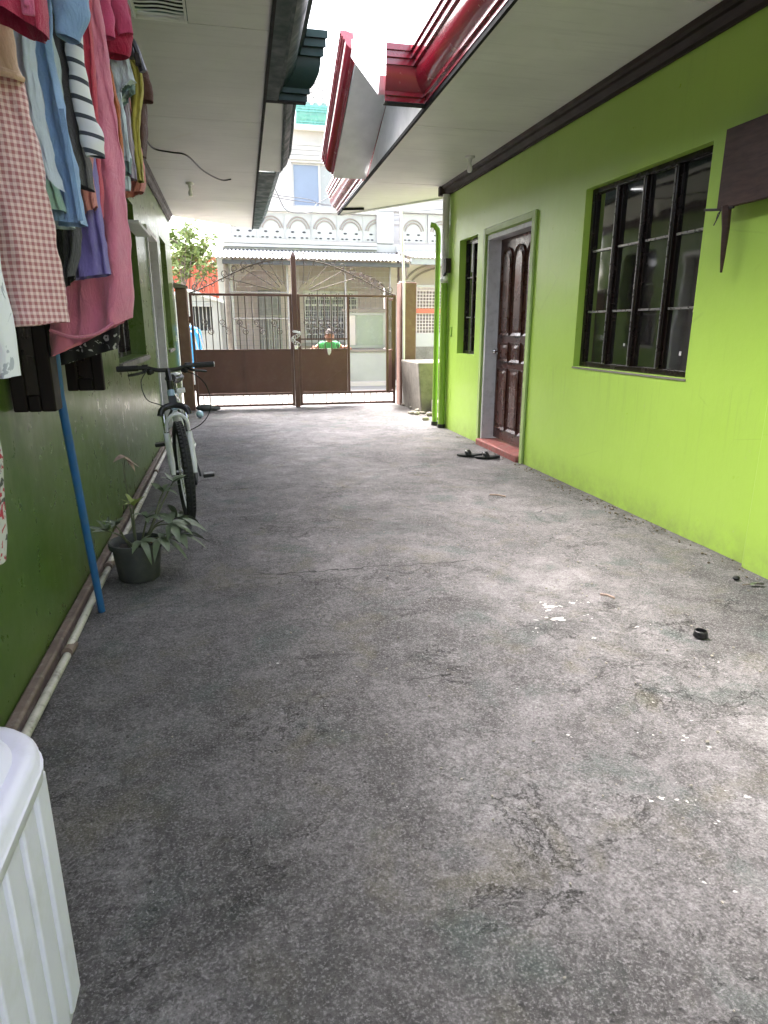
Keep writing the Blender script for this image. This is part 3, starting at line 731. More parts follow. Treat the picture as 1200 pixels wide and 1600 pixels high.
mb = MB(); sweep_profile(mb, (eL(HG1+.12)[1]+.19, HG1+.14, zg), (eL(12.58)[1]+.11, 12.58, zg), (1,0,0), (0,0,1), 0, 0, 1.0); part('gutter', mb, M['darkgut'], lh, sharp=28, label='dark gutter run at the street end')
part('roof', MB().slab([(.34, YB, 3.34), (.45, HG0, 3.34), (.52, 12.5, 3.27), (-6, 10.5, 5.5), (-6, YB, 5.5)], (0,0,.04)), M['roofgreen'], lh)
lampholder(lh, -.33, 8.9)
mb = MB(); mb.tube(catmull([atZ(226, 214, ZS-.05), atZ(240, 232, ZS-.03), atZ(268, 238, ZS-.05), atZ(292, 243, ZS-.07), atZ(318, 267, ZS-.05), atZ(345, 281, ZS-.03), atZ(361, 280, ZS-.005)], 6), .008, 8); part('eave_cable', mb, M['black'], lh)
# near window with two shutters swung open
mb = MB(); wn = part('window', MB().box(LX-.10, LX-.05, w1[0], w1[1], w1[2], w1[2]+.05).box(LX-.10, LX-.05, w1[0], w1[1], w1[3]-.05, w1[3]).box(LX-.10, LX-.05, w1[0], w1[0]+.05, w1[2]+.05, w1[3]-.05).box(LX-.10, LX-.05, w1[1]-.05, w1[1], w1[2]+.05, w1[3]-.05), M['shutter'], lh, bevel=.004, label='dark window behind the washing')
part('pane', MB().box(LX-.09, LX-.085, w1[0]+.05, w1[1]-.05, w1[2]+.05, w1[3]-.05), M['glass'], wn)
def shutter(y, x1, z0s, lab, th=.035, yo=0):
    mb = MB(); a = LX+.012
    s = .05
    mb.box(a, a+s, y, y+th, z0s, 2.28); mb.box(x1-s, x1, y, y+th, z0s, 2.28); mb.box(a+s, x1-s, y, y+th, z0s, z0s+.06); mb.box(a+s, x1-s, y, y+th, 2.22, 2.28); mb.box(a+s, x1-s, y, y+th, 1.6, 1.65)
    o = part('shutter', mb, M['shutter'], wn, bevel=.006, label=lab)
    part('shutter_panel', MB().box(a+s, x1-s, y+.012, y+.024, z0s+.06, 2.22), M['framewood'], wn)
shutter(2.60, -.625, .985, 'dark shutter leaf nearest the camera', .10)
shutter(3.45, -.60, .985, 'dark shutter leaf by the blue pole')
window_grid(lh, LX, -1, *w2, 4, [1.5, 1.95], .14, M['framewood'], 'dark sash window in the olive wall beyond the washing')
part('window_hood', MB().box(LX+.003, LX+.13, w2[0]+.9, w2[1]+.05, 2.10, 2.125), M['palewhite'], lh)
window_grid(lh, LX, -1, *w3, 2, [1.5, 1.95], .16, M['framewood'], 'dark narrow window near the gate')
part('window_sill', MB().box(LX+.002, LX+.03, w2[0]-.02, w2[1]+.02, w2[2]-.045, w2[2]-.003), M['concrete'], lh)
part('window_sill', MB().box(LX+.002, LX+.025, w3[0]-.02, w3[1]+.02, w3[2]-.04, w3[2]-.003), M['concrete'], lh)
# grey door of the left house
xdl = LX - .13
dl = part('door', MB().box(xdl-.04, xdl, dL[0]+.06, dL[1]-.06, .05, dL[3]-.06), M['doorgrey'], lh, label='faded grey brown door')
for (a, b) in ((dL[0]+.14, dL[0]+.50), (dL[0]+.62, dL[1]-.14)):
    for (c, d) in ((.2, .85), (1.0, 1.5), (1.62, 2.15)):
        part('panel', MB().box(xdl+.001, xdl+.018, a, b, c, d), M['doorgrey'], dl, bevel=.012)
mb = MB(); mb.lathe([(.001, .085), (.026, .08), (.034, .06), (.026, .04), (.012, .034), (.012, .0)], (xdl, dL[0]+.16, 1.02), 18, 'x'); part('door_knob', mb, M['black'], dl)
mb = MB(); mb.box(xdl-.04, LX+.02, dL[0]+.002, dL[0]+.058, .0, dL[3]-.002); mb.box(xdl-.04, LX+.02, dL[1]-.058, dL[1]-.002, .0, dL[3]-.002); mb.box(xdl-.04, LX+.02, dL[0]+.058, dL[1]-.058, dL[3]-.058, dL[3]-.002)
part('door_frame', mb, M['jamb'], lh, bevel=.004)
q = atX(278, 534, LX+.0)
part('bell_push', MB().box(LX+.002, LX+.02, 10.75, 10.82, 1.08, 1.16), M['palewhite'], lh, bevel=.004)
# waste pipe along the foot of the wall
wp = thing('waste_pipe', 'dirty white plastic pipe running along the foot of the olive wall', 'pipe', (-.715, 5, 0))
ycs = [-1.5, .9, 2.62, 3.62, 6.1, 8.6, 10.9]
for a, b in zip(ycs[:-1], ycs[1:]):
    mb = MB(); mb.tube([(-.705+.004*math.sin(a*3), a, .034), (-.705+.004*math.sin((a+b)*1.5), (a+b)/2, .032), (-.705+.004*math.sin(b*3), b, .022)], .0165, 14); part('pipe_length', mb, M['dirtypvc'], wp)
for y in ycs[1:-1]:
    mb = MB(); mb.tube([(-.705+.004*math.sin(y*3), y-.05, .034), (-.705+.004*math.sin(y*3), y+.05, .022)], .022, 14); part('coupling', mb, M['plinth'], wp)
# unseen wall added behind the camera, sized to limit sky light from there
single('back_wall', MB().box(-7, 8.5, -7.2, -7.0, -.2, 1.6), M['concrete'], 'plain concrete wall added unseen behind the camera to limit the sky light', 'wall')

# ================================================================== GATE
GY = 11.08
def vtube(mb, x, z0, z1, w=.04, y=GY): return mb.box(x-w/2, x+w/2, y-w/2, y+w/2, z0, z1)
def htube(mb, x0, x1, z, w=.04, y=GY): return mb.box(x0, x1, y-w/2, y+w/2, z-w/2, z+w/2)
gp = thing('gate_post', 'weathered brown gate post with a sloping top at the left end of the gate', 'post', (-.66, GY, 0))
mb = MB(); mb.loft([(-.745, GY-.1, -.05), (-.575, GY-.1, -.05), (-.575, GY+.1, -.05), (-.745, GY+.1, -.05)], [(-.745, GY-.1, 1.86), (-.575, GY-.1, 1.86), (-.575, GY+.1, 1.86), (-.745, GY+.1, 1.86)]); part('shaft', mb, M['gatepost'], gp, bevel=.015)
mb = MB(); mb.slab([(-.765, GY-.115, 1.862), (-.555, GY-.115, 1.862), (-.555, GY-.115, 1.90), (-.765, GY-.115, 1.945)], (0, .23, 0)); part('cap', mb, M['concrete'], gp, bevel=.012)
gp2 = thing('gate_post', 'tall square brown concrete post at the right end of the gate', 'post', (2.95, GY, 0))
part('shaft', MB().box(2.82, 3.09, GY-.12, GY+.16, -.05, 2.0), M['gatepost'], gp2, bevel=.015)
part('cap', MB().box(2.84, 3.07, GY-.10, GY+.14, 2.002, 2.022), M['concrete'], gp2, bevel=.008)
def scroll(c, r, turns, a0, sgn, n=18, rin=.35):
    """spiral centre c in the gate plane"""
    return [Vector((c[0] + sgn*r*lerp(1, rin, k/n)*math.cos(a0 + turns*2*math.pi*k/n), c[1], c[2] + r*lerp(1, rin, k/n)*math.sin(a0 + turns*2*math.pi*k/n))) for k in range(n+1)]
def gate_leaf(x0, x1, xhinge, label, sheets, wicket=None):
    g = thing('gate_leaf', label, 'gate', ((x0+x1)/2, GY, 0), group='leaves of the brown steel gate')
    xm = x1 if xhinge < (x0+x1)/2 else x0      # meeting edge
    mb = MB(); vtube(mb, x0+.02, .02, 1.80); vtube(mb, x1-.02, .02, 1.80)
    part('stile', MB().box(x0, x0+.04, GY-.02, GY+.02, .02, 1.80), M['gate'], g, bevel=.003)
    part('stile', MB().box(x1-.04, x1, GY-.02, GY+.02, .02, 1.80), M['gate'], g, bevel=.003)
    for z, nm in ((.045, 'bottom_rail'), (.225, 'lower_rail'), (1.80-.02, 'top_rail')):
        part(nm, htube(MB(), x0+.041, x1-.041, z, .036), M['gate'], g, bevel=.003)
    sx0, sx1 = sheets
    # sheets with frame and pressed chevrons
    a, b = sx0, sx1
    nsh = max(1, round((b-a)/.86))
    for i in range(nsh):
        p, q = lerp(a, b, i/nsh), lerp(a, b, (i+1)/nsh)
        sh = part('steel_sheet', MB().box(p+.001, q-.001, GY-.012, GY-.008, .245, .915), M['gatesheet'], g)
        if i: part('sheet_joint', MB().box(p-.015, p+.015, GY-.018, GY-.013, .245, .915), M['gate'], g)
        m = (p+q)/2
        if not (nsh == 2 and i == 0 and xhinge < 1):
            for s in (-1, 1): part('chevron', MB().bar((m, GY-.0135, .40), (m+s*.30, GY-.0135, .60), .004, .022, (0,0,1)), M['gatesheet'], sh)
    part('mid_rail', htube(MB(), sx0, sx1, .93, .03), M['gate'], g, bevel=.003)
    # upright bars, short bars under the sheets
    n = int((x1-x0)/.105)
    src = None
    for k in range(1, n):
        x = lerp(x0, x1, k/n)
        part('short_bar', MB().bar((x, GY, .065), (x, GY, .205), .012, .012, (1,0,0)), M['gate'], g)
        if wicket and wicket[0]-.03 < x < wicket[1]+.03: continue
        part('bar', MB().bar((x, GY, .945), (x, GY, 1.76), .014, .014, (1,0,0)), M['scroll'], g)
    # scrolled iron between the bars
    xs0, xs1 = sx0+.08, sx1-.08
    ns = 5
    for k in range(ns):
        cx_ = lerp(xs0, xs1, (k+.5)/ns)
        mb = MB()
        mb.tube(scroll((cx_-.05, GY-.02, 1.36), .055, 1.25, -.5*math.pi, 1), .006, 6)
        mb.tube(scroll((cx_+.05, GY-.02, 1.22), .055, 1.25, .5*math.pi, 1), .006, 6)
        mb.tube([(cx_-.05, GY-.02, 1.305), (cx_, GY-.02, 1.29), (cx_+.05, GY-.02, 1.275)], .006, 6)
        part('scroll', mb, M['scroll'], g, kind=None)
    # fan of rays and scrolled arch on top
    s = 1 if xhinge > xm else -1
    L = (x1-x0) - .06
    arch = [Vector((xm + s*(.05 + L*t), GY, 1.80 + .52*math.cos(t*math.pi/2)**1.25)) for t in [i/20 for i in range(21)]]
    part('arch_bar', MB().tube(arch, .010, 8), M['scroll'], g)
    for k, ang in enumerate((14, 27, 41, 57, 74)):
        a = R(ang); d = V(s*math.cos(a), 0, math.sin(a))
        # reach the arch
        best = min(arch, key=lambda p: abs(math.atan2(p.z-1.80, abs(p.x-xm)) - a))
        part('ray', MB().tube([Vector((xm+s*.06, GY, 1.80)) + d*.16, best], .0065, 6), M['scroll'], g)
    for k in range(10):
        t = .04 + .9*k/9
        i = t*20; p = arch[int(i)].lerp(arch[min(20, int(i)+1)], i-int(i))
        mb = MB(); c = (p.x, GY-.012, p.z+.055)
        mb.tube(scroll(c, .052, 1.15, -.5*math.pi, s, 16, .45), .0065, 6)
        mb.tube(scroll((p.x+s*.035, GY-.012, p.z-.045), .03, 1.0, .5*math.pi, s, 12, .5), .0055, 6)
        part('curl', mb, M['scroll'], g)
    return g
gl = gate_leaf(-.55, 1.035, -.55, 'left leaf of the brown gate with a full width steel sheet', (-.51, .995))
part('hinge', MB().tube([(-.56, GY, 1.35), (-.56, GY, 1.45)], .022, 8), M['gate'], gl); part('hinge', MB().tube([(-.56, GY, .30), (-.56, GY, .40)], .022, 8), M['gate'], gl)
gr = gate_leaf(1.125, 2.76, 2.76, 'right leaf of the brown gate with an open wicket doorway', (1.165, 1.93), (1.95, 2.66))
part('wicket_post', MB().box(1.935, 1.975, GY-.018, GY+.018, .245, 1.76), M['gate'], gr, bevel=.003)
part('latch_bar', htube(MB(), 1.166, 1.93, 1.10, .022), M['gate'], gr)
# taller centre stile of the gate
part('centre_stile', MB().box(1.040, 1.120, GY-.04, GY+.035, .0, 2.36), M['gate'], gl, bevel=.008)
part('stile_tip', MB().loft([(1.040, GY-.04, 2.362), (1.12, GY-.04, 2.362), (1.12, GY+.035, 2.362), (1.04, GY+.035, 2.362)], [(1.07, GY-.012, 2.43), (1.09, GY-.012, 2.43), (1.09, GY+.008, 2.43), (1.07, GY+.008, 2.43)]), M['gate'], gl)
# wicket leaf swung open towards the yard
wk = thing('wicket_door', 'narrow brown wicket door standing open edge on in the right gate leaf', 'gate door', (2.70, GY-.03, 0))
a = Vector((2.70, GY-.03, 0)); b = Vector((2.47, 10.47, 0)); dv = (b-a); Lw = dv.length; dv.normalize()
P_ = lambda u, z: a + dv*u + V(0,0,z)
for u0, u1, z0_, z1_ in ((0,.04,.26,1.74), (Lw-.04,Lw,.26,1.74)):
    part('stile', MB().bar(P_((u0+u1)/2, z0_), P_((u0+u1)/2, z1_), .035, .035, (1,0,0)), M['gate'], wk, bevel=.003)
for z in (.28, .92, 1.72): part('rail', MB().bar(P_(.041, z), P_(Lw-.041, z), .03, .03), M['gate'], wk, bevel=.003)
part('steel_sheet', MB().bar(P_(.03, .6), P_(Lw-.03, .6), .004, .62), M['gatesheet'], wk)
for k in range(1, 5):
    u = lerp(0, Lw, k/5); part('bar', MB().bar(P_(u, .94), P_(u, 1.70), .012, .012, (1,0,0)), M['scroll'], wk)
mb = MB(); mb.tube([P_(Lw/2 + .10*math.cos(t), 1.35 + .14*math.sin(t)) for t in [i*math.pi/10 for i in range(20)]], .006, 6, closed=True); part('scroll', mb, M['scroll'], wk)
# chain and padlock on the centre stile
ch = thing('gate_chain', 'pale chain with a padlock looped round the centre stile of the gate', 'chain', (1.08, GY-.06, 1.0))
for k in range(9):
    ang = k*.7; mb = MB(); c = V(1.08 + .055*math.cos(ang), GY-.075+.008*(k % 2), 1.19 - .022*k)
    tl = [c + V(.020*math.cos(q), .006*math.sin(q*2), .030*math.sin(q)) for q in [i*math.pi/6 for i in range(12)]]
    part('link', MB().tube(tl, .006, 6, closed=True), M['galv'], ch)
for k in range(6):
    c = V(1.05 + .018*k, GY-.085, 1.22 - .003*k*k*.3)
    part('link', MB().tube([c + V(.018*math.cos(q), .004*math.sin(q), .014*math.sin(q)) for q in [i*math.pi/6 for i in range(12)]], .006, 6, closed=True), M['galv'], ch)
part('padlock', MB().box(1.045, 1.105, GY-.105, GY-.08, .94, 1.0).tube([(1.055, GY-.092, 1.0), (1.055, GY-.092, 1.03), (1.075, GY-.092, 1.045), (1.095, GY-.092, 1.03), (1.095, GY-.092, 1.0)], .006, 6), M['chrome'], ch, bevel=.004)
single('gate_rag', MB().slab([(1.598, GY-.05, .855), (1.622, GY-.05, .84), (1.648, GY-.05, .88), (1.655, GY-.05, .955), (1.585, GY-.05, .955), (1.590, GY-.05, .90)], (0, -.012, 0)), M['palewhite'], 'small white rag hanging over the gate sheet below the child', 'rag', bevel=.005)
# tall thin pole by the right post
mb = MB(); mb.tube([(2.87, GY-.15, 0.0), (2.86, GY-.155, 2.05), (2.80, GY-.15, 3.15)], .022, 10); single('thin_pole', mb, M['palewhite'], 'thin pale pole standing against the right gate post', 'pole')
# low bare concrete wall and steps right of the gate
mb = MB(); mb.loft([(2.86, 9.78, -.05), (3.9, 9.72, -.05), (3.9, 10.9, -.05), (2.86, 10.9, -.05)], [(2.81, 9.86, .765), (3.9, 9.83, .765), (3.9, 10.9, .765), (2.81, 10.9, .765)])
single('low_wall', mb, M['concrete'], 'low bare concrete block between the right gate post and the lime house', 'wall', bevel=.02)
st = thing('concrete_steps', 'small rough concrete step at the foot of the low concrete block', 'steps', (3.2, 9.2, 0))
part('step', MB().box(2.98, 3.9, 9.25, 9.70, -.05, .22), M['concrete'], st, bevel=.025); part('step', MB().box(2.88, 3.9, 8.8, 9.245, -.05, .07), M['concrete'], st, bevel=.02)
for i in range(16):
    x, y = random.uniform(2.66, 2.98), random.uniform(8.9, 10.85); r = random.uniform(.02, .055)
    mb = MB(); mb.ball((0,0,0), r, 7, 5, (1.2, .9, .7)); mb.v = [(x+a*(1+.35*noise.noise((a*30, b*30, i))), y+b*(1+.3*noise.noise((b*30, c*30, i+5))), r*.45+c) for a, b, c in mb.v]
    single('rubble_stone', mb, M['stone'], 'small pale rubble stone lying at the foot of the right gate post', 'stone', 'rubble stones by the right gate post', sharp=50)
# dark shoes by the left gate post
for k, (x, y, rz) in enumerate(((-.50, 10.85, .2), (-.40, 10.78, -.2))):
    pass
mb = MB(); mb.ball((-.42, 10.86, .05), .1, 12, 8, (1.5, .8, .55)); mb.ball((-.28, 10.88, .035), .08, 12, 8, (1.3, .8, .45)); single('dark_rag', mb, M['tindark'], 'dark crumpled rag on the ground inside the left half of the gate', 'rag')
mb = MB(); mb.ball((-.47, 10.0, .055), .055, 14, 10); single('small_ball', mb, M['bikeblue'], 'small pale blue ball by the olive wall near the gate', 'ball')

# ================================================================== ACROSS THE STREET
F = 15.0
fh = thing('white_house', 'white two storey house with an ornamental balcony across the street', 'house', (2.2, 17, 0))
BW = 17.0
HX0, HX1 = .02, 3.92
part('wall', MB().box(HX0, HX1, BW, BW+.2, -.3, 3.0), M['housepink'], fh)
part('side_wall', MB().box(HX0-.15, HX0-.002, F+.45, BW+4, -.3, 3.0), M['white'], fh)
part('porch_floor', MB().box(HX0, HX1, F-.05, BW, -.3, .08), M['housepink'], fh)
# porch arches in taupe
def arch_face(x0, x1, zs, zt, ztop, y, th=.12, n=16):
    mb = MB(); pts = [(x0 + (x1-x0)*i/n, zs + (zt-zs)*math.sin(math.pi*i/n)**.6) for i in range(n+1)]
    for (p, q) in zip(pts[:-1], pts[1:]):
        mb.slab([(p[0], y, p[1]), (q[0], y, q[1]), (q[0], y, ztop), (p[0], y, ztop)], (0, th, 0))
    return mb
part('porch_arch', arch_face(.22, 1.38, 2.05, 2.5, 2.78, F+.55), M['taupe'], fh, sharp=60)
part('porch_arch', arch_face(1.55, 3.75, 1.98, 2.55, 2.80, F+.55), M['taupe'], fh, sharp=60)
for x in (.10, 1.46, 3.83): part('porch_column', MB().box(x-.085, x+.085, F+.56, F+.75, .08, 2.80), M['housepink'] if x > 1 else M['white'], fh, bevel=.01)
part('porch_ceiling', MB().box(HX0, HX1, F+.3, BW, 2.81, 2.84), M['taupe'], fh)
# arched grille windows behind the porch
def grille(x0, x1, z0, z1, y, cols=2, rows=8, par=fh):
    w_ = part('window', MB().box(x0-.05, x1+.05, y-.045, y, z0-.06, z0-.001).box(x0-.05, x0-.001, y-.045, y, z0, z1).box(x1+.001, x1+.05, y-.045, y, z0, z1).box(x0-.05, x1+.05, y-.045, y, z1+.001, z1+.06), M['porchwhite'], par)
    part('pane', MB().box(x0, x1, y-.012, y-.004, z0, z1), M['slot'], w_)
    mb = MB()
    xm = (x0+x1)/2
    mb.box(xm-.016, xm+.016, y-.04, y-.02, z0, z1)
    for h in (x0, xm+.016):
        wd = (x1-x0)/2-.016
        for c in (1, 2): mb.box(h+wd*c/3-.006, h+wd*c/3+.006, y-.036, y-.022, z0, z1)
    zr = z0
    for r in range(1, rows):
        z = lerp(z0, z1, r/rows); t_ = .022 if r % 3 == 0 else .008
        mb.box(x0, x1, y-.034, y-.024, z-t_, z+t_)
    for s in (0, 1): # arched head
        a = x0 if s == 0 else x1
        mb.slab([(a, y-.038, z1), (a, y-.038, z1-.16), (lerp(a, xm, .35), y-.038, z1-.045), (lerp(a, xm, .8), y-.038, z1)], (0, .02, 0))
    part('grille', mb, M['porchwhite'], w_)
zg0, zg1 = 1.0, 2.18
for i in range(4):
    x = 1.93 + i*.335; grille(x, x+.265, .98, 2.10, BW)
part('window_ledge', MB().box(1.8, 3.25, BW-.12, BW-.046, .84, .91), M['white'], fh)
# left door with slatted grille
dsl = part('porch_door', MB().box(.78, 1.32, BW-.06, BW-.002, .08, 2.15), M['greywin'], fh)
for i in range(9): part('slat', MB().box(.80+i*.06, .835+i*.06, BW-.09, BW-.062, .12, 1.55), M['white'], dsl)
part('rail', MB().box(.78, 1.34, BW-.10, BW-.091, 1.0, 1.04).box(.78, 1.34, BW-.10, BW-.091, 1.52, 1.58), M['white'], dsl)
# pale window and low white wall at the right of the porch
part('low_wall', MB().box(2.60, 3.74, F+.2, F+.32, -.3, .74), M['white'], fh, bevel=.01)
part('low_wall_coping', MB().box(2.56, 3.78, F+.17, F+.35, .742, .80), M['taupe'], fh, bevel=.01)
pw = part('window', MB().box(2.66, 3.62, F+.5, F+.53, .82, .88).box(2.66, 3.62, F+.5, F+.53, 1.56, 1.62).box(2.66, 2.72, F+.5, F+.53, .88, 1.56).box(3.56, 3.62, F+.5, F+.53, .88, 1.56), M['white'], fh, label='wide pale window right of the porch')
part('pane', MB().box(2.72, 3.56, F+.51, F+.52, .88, 1.56), M['greywin'], pw)
part('sash_bar', MB().box(2.905, 2.93, F+.505, F+.509, .88, 1.56), M['mesh'], pw)
part('window_lintel', MB().box(2.58, 3.72, F+.46, F+.50, 1.63, 1.70), M['taupe'], fh)
part('curtain', MB().box(2.74, 2.90, F+.505, F+.509, .89, 1.55), M['housepink'], pw)
part('front_low_wall', MB().box(.16, 2.58, F+.0, F+.12, -.3, .55), M['white'], fh, bevel=.01)
# wire mesh fence along the front, under the canopy
fz = thing('mesh_fence', 'grey wire mesh fence on thin posts in front of the white house porch', 'fence', (1.9, F-.15, 0))
def mesh(x0, x1, z0, z1, y, pitch, t=.007):
    mb = MB(); n = int((x1-x0)/pitch); k = int((z1-z0)/pitch)
    for i in range(n+1):
        x = lerp(x0, x1, i/n); mb.box(x-t/2, x+t/2, y-t/2, y+t/2, z0, z1)
    for j in range(k+1):
        z = lerp(z0, z1, j/k); mb.box(x0, x1, y-t*1.6, y-t*.6, z-t/2, z+t/2)
    return mb
part('wire_mesh', mesh(.12, 1.30, .58, 2.55, F-.2, .105, .0045), M['mesh'], fz, kind='stuff')
part('wire_mesh', mesh(1.32, 2.55, 1.15, 2.55, F-.2, .105, .0045), M['mesh'], fz, kind='stuff')
part('wire_mesh', mesh(2.57, 3.55, 1.70, 2.55, F-.2, .105, .0045), M['mesh'], fz, kind='stuff')
for x in (.10, 1.31, 2.56, 3.56): part('post', MB().tube([(x, F-.2, -.1), (x, F-.2, 2.6)], .02, 8), M['mesh'], fz)
for z in (1.47, 2.0): part('rail', MB().tube([(.12, F-.22, z), (1.30, F-.22, z)], .011, 6), M['mesh'], fz)
part('rail', MB().tube([(1.32, F-.22, 1.13), (3.55, F-.22, 1.68)], .001, 6), M['mesh'], fz)
# corrugated canopy
def corrugated(x0, x1, y0, z0_, y1, z1_, pitch, amp, th=.006, ax='x'):
    n = int((x1-x0)/pitch*8); a = []; b = []
    mb = MB(); vs = []
    for i in range(n+1):
        x = lerp(x0, x1, i/n); d = amp*math.sin(2*math.pi*(x-x0)/pitch)
        vs += [(x, y0, z0_+d), (x, y1, z1_+d), (x, y0, z0_+d-th), (x, y1, z1_+d-th)]
    fs = []
    for i in range(n):
        q = i*4; r_ = q+4; fs += [(q, q+1, r_+1, r_), (q+2, r_+2, r_+3, q+3), (q, r_, r_+2, q+2)]
    return mb.add(vs, fs)
cn = thing('canopy', 'grey corrugated tin canopy with a dark beam over the white house porch', 'canopy', (2.2, F-.3, 2.6))
part('tin_sheet', corrugated(-.20, 3.95, F-.55, 2.66, F+.9, 2.95, .085, .014), M['tin'], cn, sharp=60)
part('beam', MB().box(-.02, 3.93, F-.45, F-.38, 2.54, 2.62), M['tindark'], cn)
part('beam', MB().box(.0, 3.93, F-.25, F-.20, 2.56, 2.61), M['tindark'], cn)
mb = MB(); mb.tube([(.06, F-.3, -.1), (.06, F-.3, 2.55)], .05, 10); mb.v = [(x + .03*math.sin(z*2.2), y, z) for x, y, z in mb.v]; part('post', mb, M['bark'], cn)
part('brace', MB().bar((.07, F-.3, 2.2), (.30, F-.3, 2.52), .05, .05), M['bark'], cn)
# balcony
BY = F + 1.0
bal = part('balcony_slab', MB().box(HX0, HX1+1.6, BY-.02, BW, 2.97, 3.16), M['white'], fh, bevel=.01)
part('balcony_ledge', MB().box(HX0-.02, HX1-.4, BY-.09, BY-.021, 3.02, 3.08), M['white'], fh, bevel=.008)
part('balcony_ledge', MB().box(HX0-.02, HX1-.4, BY-.055, BY-.021, 3.10, 3.17), M['white'], fh, bevel=.008)
part('balcony_ledge', MB().box(3.98, 6.2, BY-.06, BY-.021, 3.0, 3.12), M['white'], fh, bevel=.008)
part('balcony_pier', MB().box(3.52, 3.92, BY-.04, BY+.16, 3.17, 3.95), M['white'], fh, bevel=.01)
def balc_block(x, y, z, w_=.56, h_=.56):
    pl = part('balcony_block', MB().box(x-w_/2, x+w_/2, y+.04, y+.10, z, z+h_), M['white'], fh)
    mb = MB()
    for rr in (.255, .20):
        mb.tube([(x+rr*math.cos(a_), y+.03, z+.20+rr*1.12*math.sin(a_)) for a_ in [math.pi*(.06+.88*i/14) for i in range(15)]], .016, 6)
    part('arch_moulding', mb, M['taupe'], pl)
    for s in (-1, 1): part('block_jamb', MB().box(x+s*(w_/2+.001), x+s*(w_/2+.020), y+.02, y+.1, z, z+h_), M['white'], pl)
    mb = MB()
    for k, (dx, dz, s) in enumerate(((-.20,.05,.028),(-.10,.05,.03),(.08,.05,.03),(.19,.05,.028),(-.13,.17,.035),(.13,.17,.035))):
        mb.ball((x+dx, y+.035, z+dz), s, 8, 5, (1.2, .35, .55))
    part('block_hole', mb, M['slot'], pl)
for i in range(6): balc_block(.50 + i*.605, BY, 3.20)
balc_block(4.42, BY+.01, 3.22, .62, .62); balc_block(5.10, BY+.01, 3.22, .62, .62)
part('balcony_cap', MB().box(HX0-.03, 3.92, BY-.03, BY+.17, 3.782, 3.87), M['white'], fh, bevel=.01)
part('balcony_cap', MB().box(3.96, 6.2, BY-.03, BY+.17, 3.86, 3.93), M['white'], fh, bevel=.01)
# upper storey
UY = BW + .6
uw = (atY(455, 255, UY).x, atY(521, 255, UY).x, atY(455, 322, UY).z, atY(455, 253, UY).z)
PU = lambda u, v, d: (u, UY + d, v)
gz = atY(465, 193, UY-.3).z
part('upper_wall', wall_mb(PU, .95, 6.5, 3.1, gz, .2, [(uw[0], uw[0]+1.30, uw[2], uw[3])]), M['white'], fh)
part('upper_side_wall', MB().box(.95, 1.1, UY+.21, UY+4, 3.1, gz), M['white'], fh)
w_ = part('window', MB().box(uw[0]+.001, uw[0]+.05, UY+.05, UY+.1, uw[2]+.001, uw[3]-.001).box(uw[0]+1.25, uw[0]+1.299, UY+.05, UY+.1, uw[2]+.001, uw[3]-.001).box(uw[0]+.66, uw[0]+.71, UY+.05, UY+.1, uw[2]+.001, uw[3]-.001).box(uw[0]+.04, uw[0]+1.26, UY+.052, UY+.098, uw[2]+.001, uw[2]+.04).box(uw[0]+.04, uw[0]+1.26, UY+.052, UY+.098, uw[3]-.04, uw[3]-.001), M['white'], fh, label='upstairs window with one blue grey pane')
part('pane', MB().box(uw[0]+.05, uw[0]+.66, UY+.07, UY+.08, uw[2], uw[3]), M['bluewin'], w_, label='blue grey pane')
part('pane', MB().box(uw[0]+.71, uw[0]+1.25, UY+.07, UY+.08, uw[2], uw[3]), M['greywin'], w_, label='grey pane')
for k in range(4): part('siding_board', MB().box(.95, 6.5, UY-.03+.004*k, UY-.002, uw[3]+.06+k*.105, uw[3]+.155+k*.105), M['white'], fh)
for k in range(3): part('siding_board', MB().box(.95, 6.5, UY-.03, UY-.002, uw[2]-.12-k*.11, uw[2]-.02-k*.11), M['white'], fh)
gt = atY(465, 165, UY-.3).z
mb = MB(); p0, p1 = Vector((atY(462, 180, UY-.3).x, UY-.22, gz+.01)), Vector((7, UY-.22, gz+.01))
sweep_profile(mb, p0, p1, (0,-1,0), (0,0,1), 0, 0, (gt-gz)/.33); part('gutter', mb, M['greenpaint'], fh, sharp=28)
part('eave_board', MB().box(p0.x-.05, 7, UY-.25, UY-.003, gz-.06, gz+.005), M['palewhite'], fh)
# tiled roof: rows of half round tiles
rf = part('roof', MB().slab([(p0.x, UY-.2, gt+.02), (7, UY-.2, gt+.02), (7, UY+2.2, gt+1.5), (p0.x, UY+2.2, gt+1.5)], (0,0,.03)), M['tileroof'], fh)
for i in range(14):
    x = p0.x + .1 + i*.19
    for j in range(5):
        t0, t1 = j/5, (j+1.12)/5
        mb = MB(); mb.tube([(x, lerp(UY-.24, UY+1.4, t0), lerp(gt+.05, gt+1.07, t0)), (x, lerp(UY-.24, UY+1.4, t1), lerp(gt+.03, gt+1.05, t1))], [.075, .062], 8); part('tile', mb, M['tileroof'], rf)

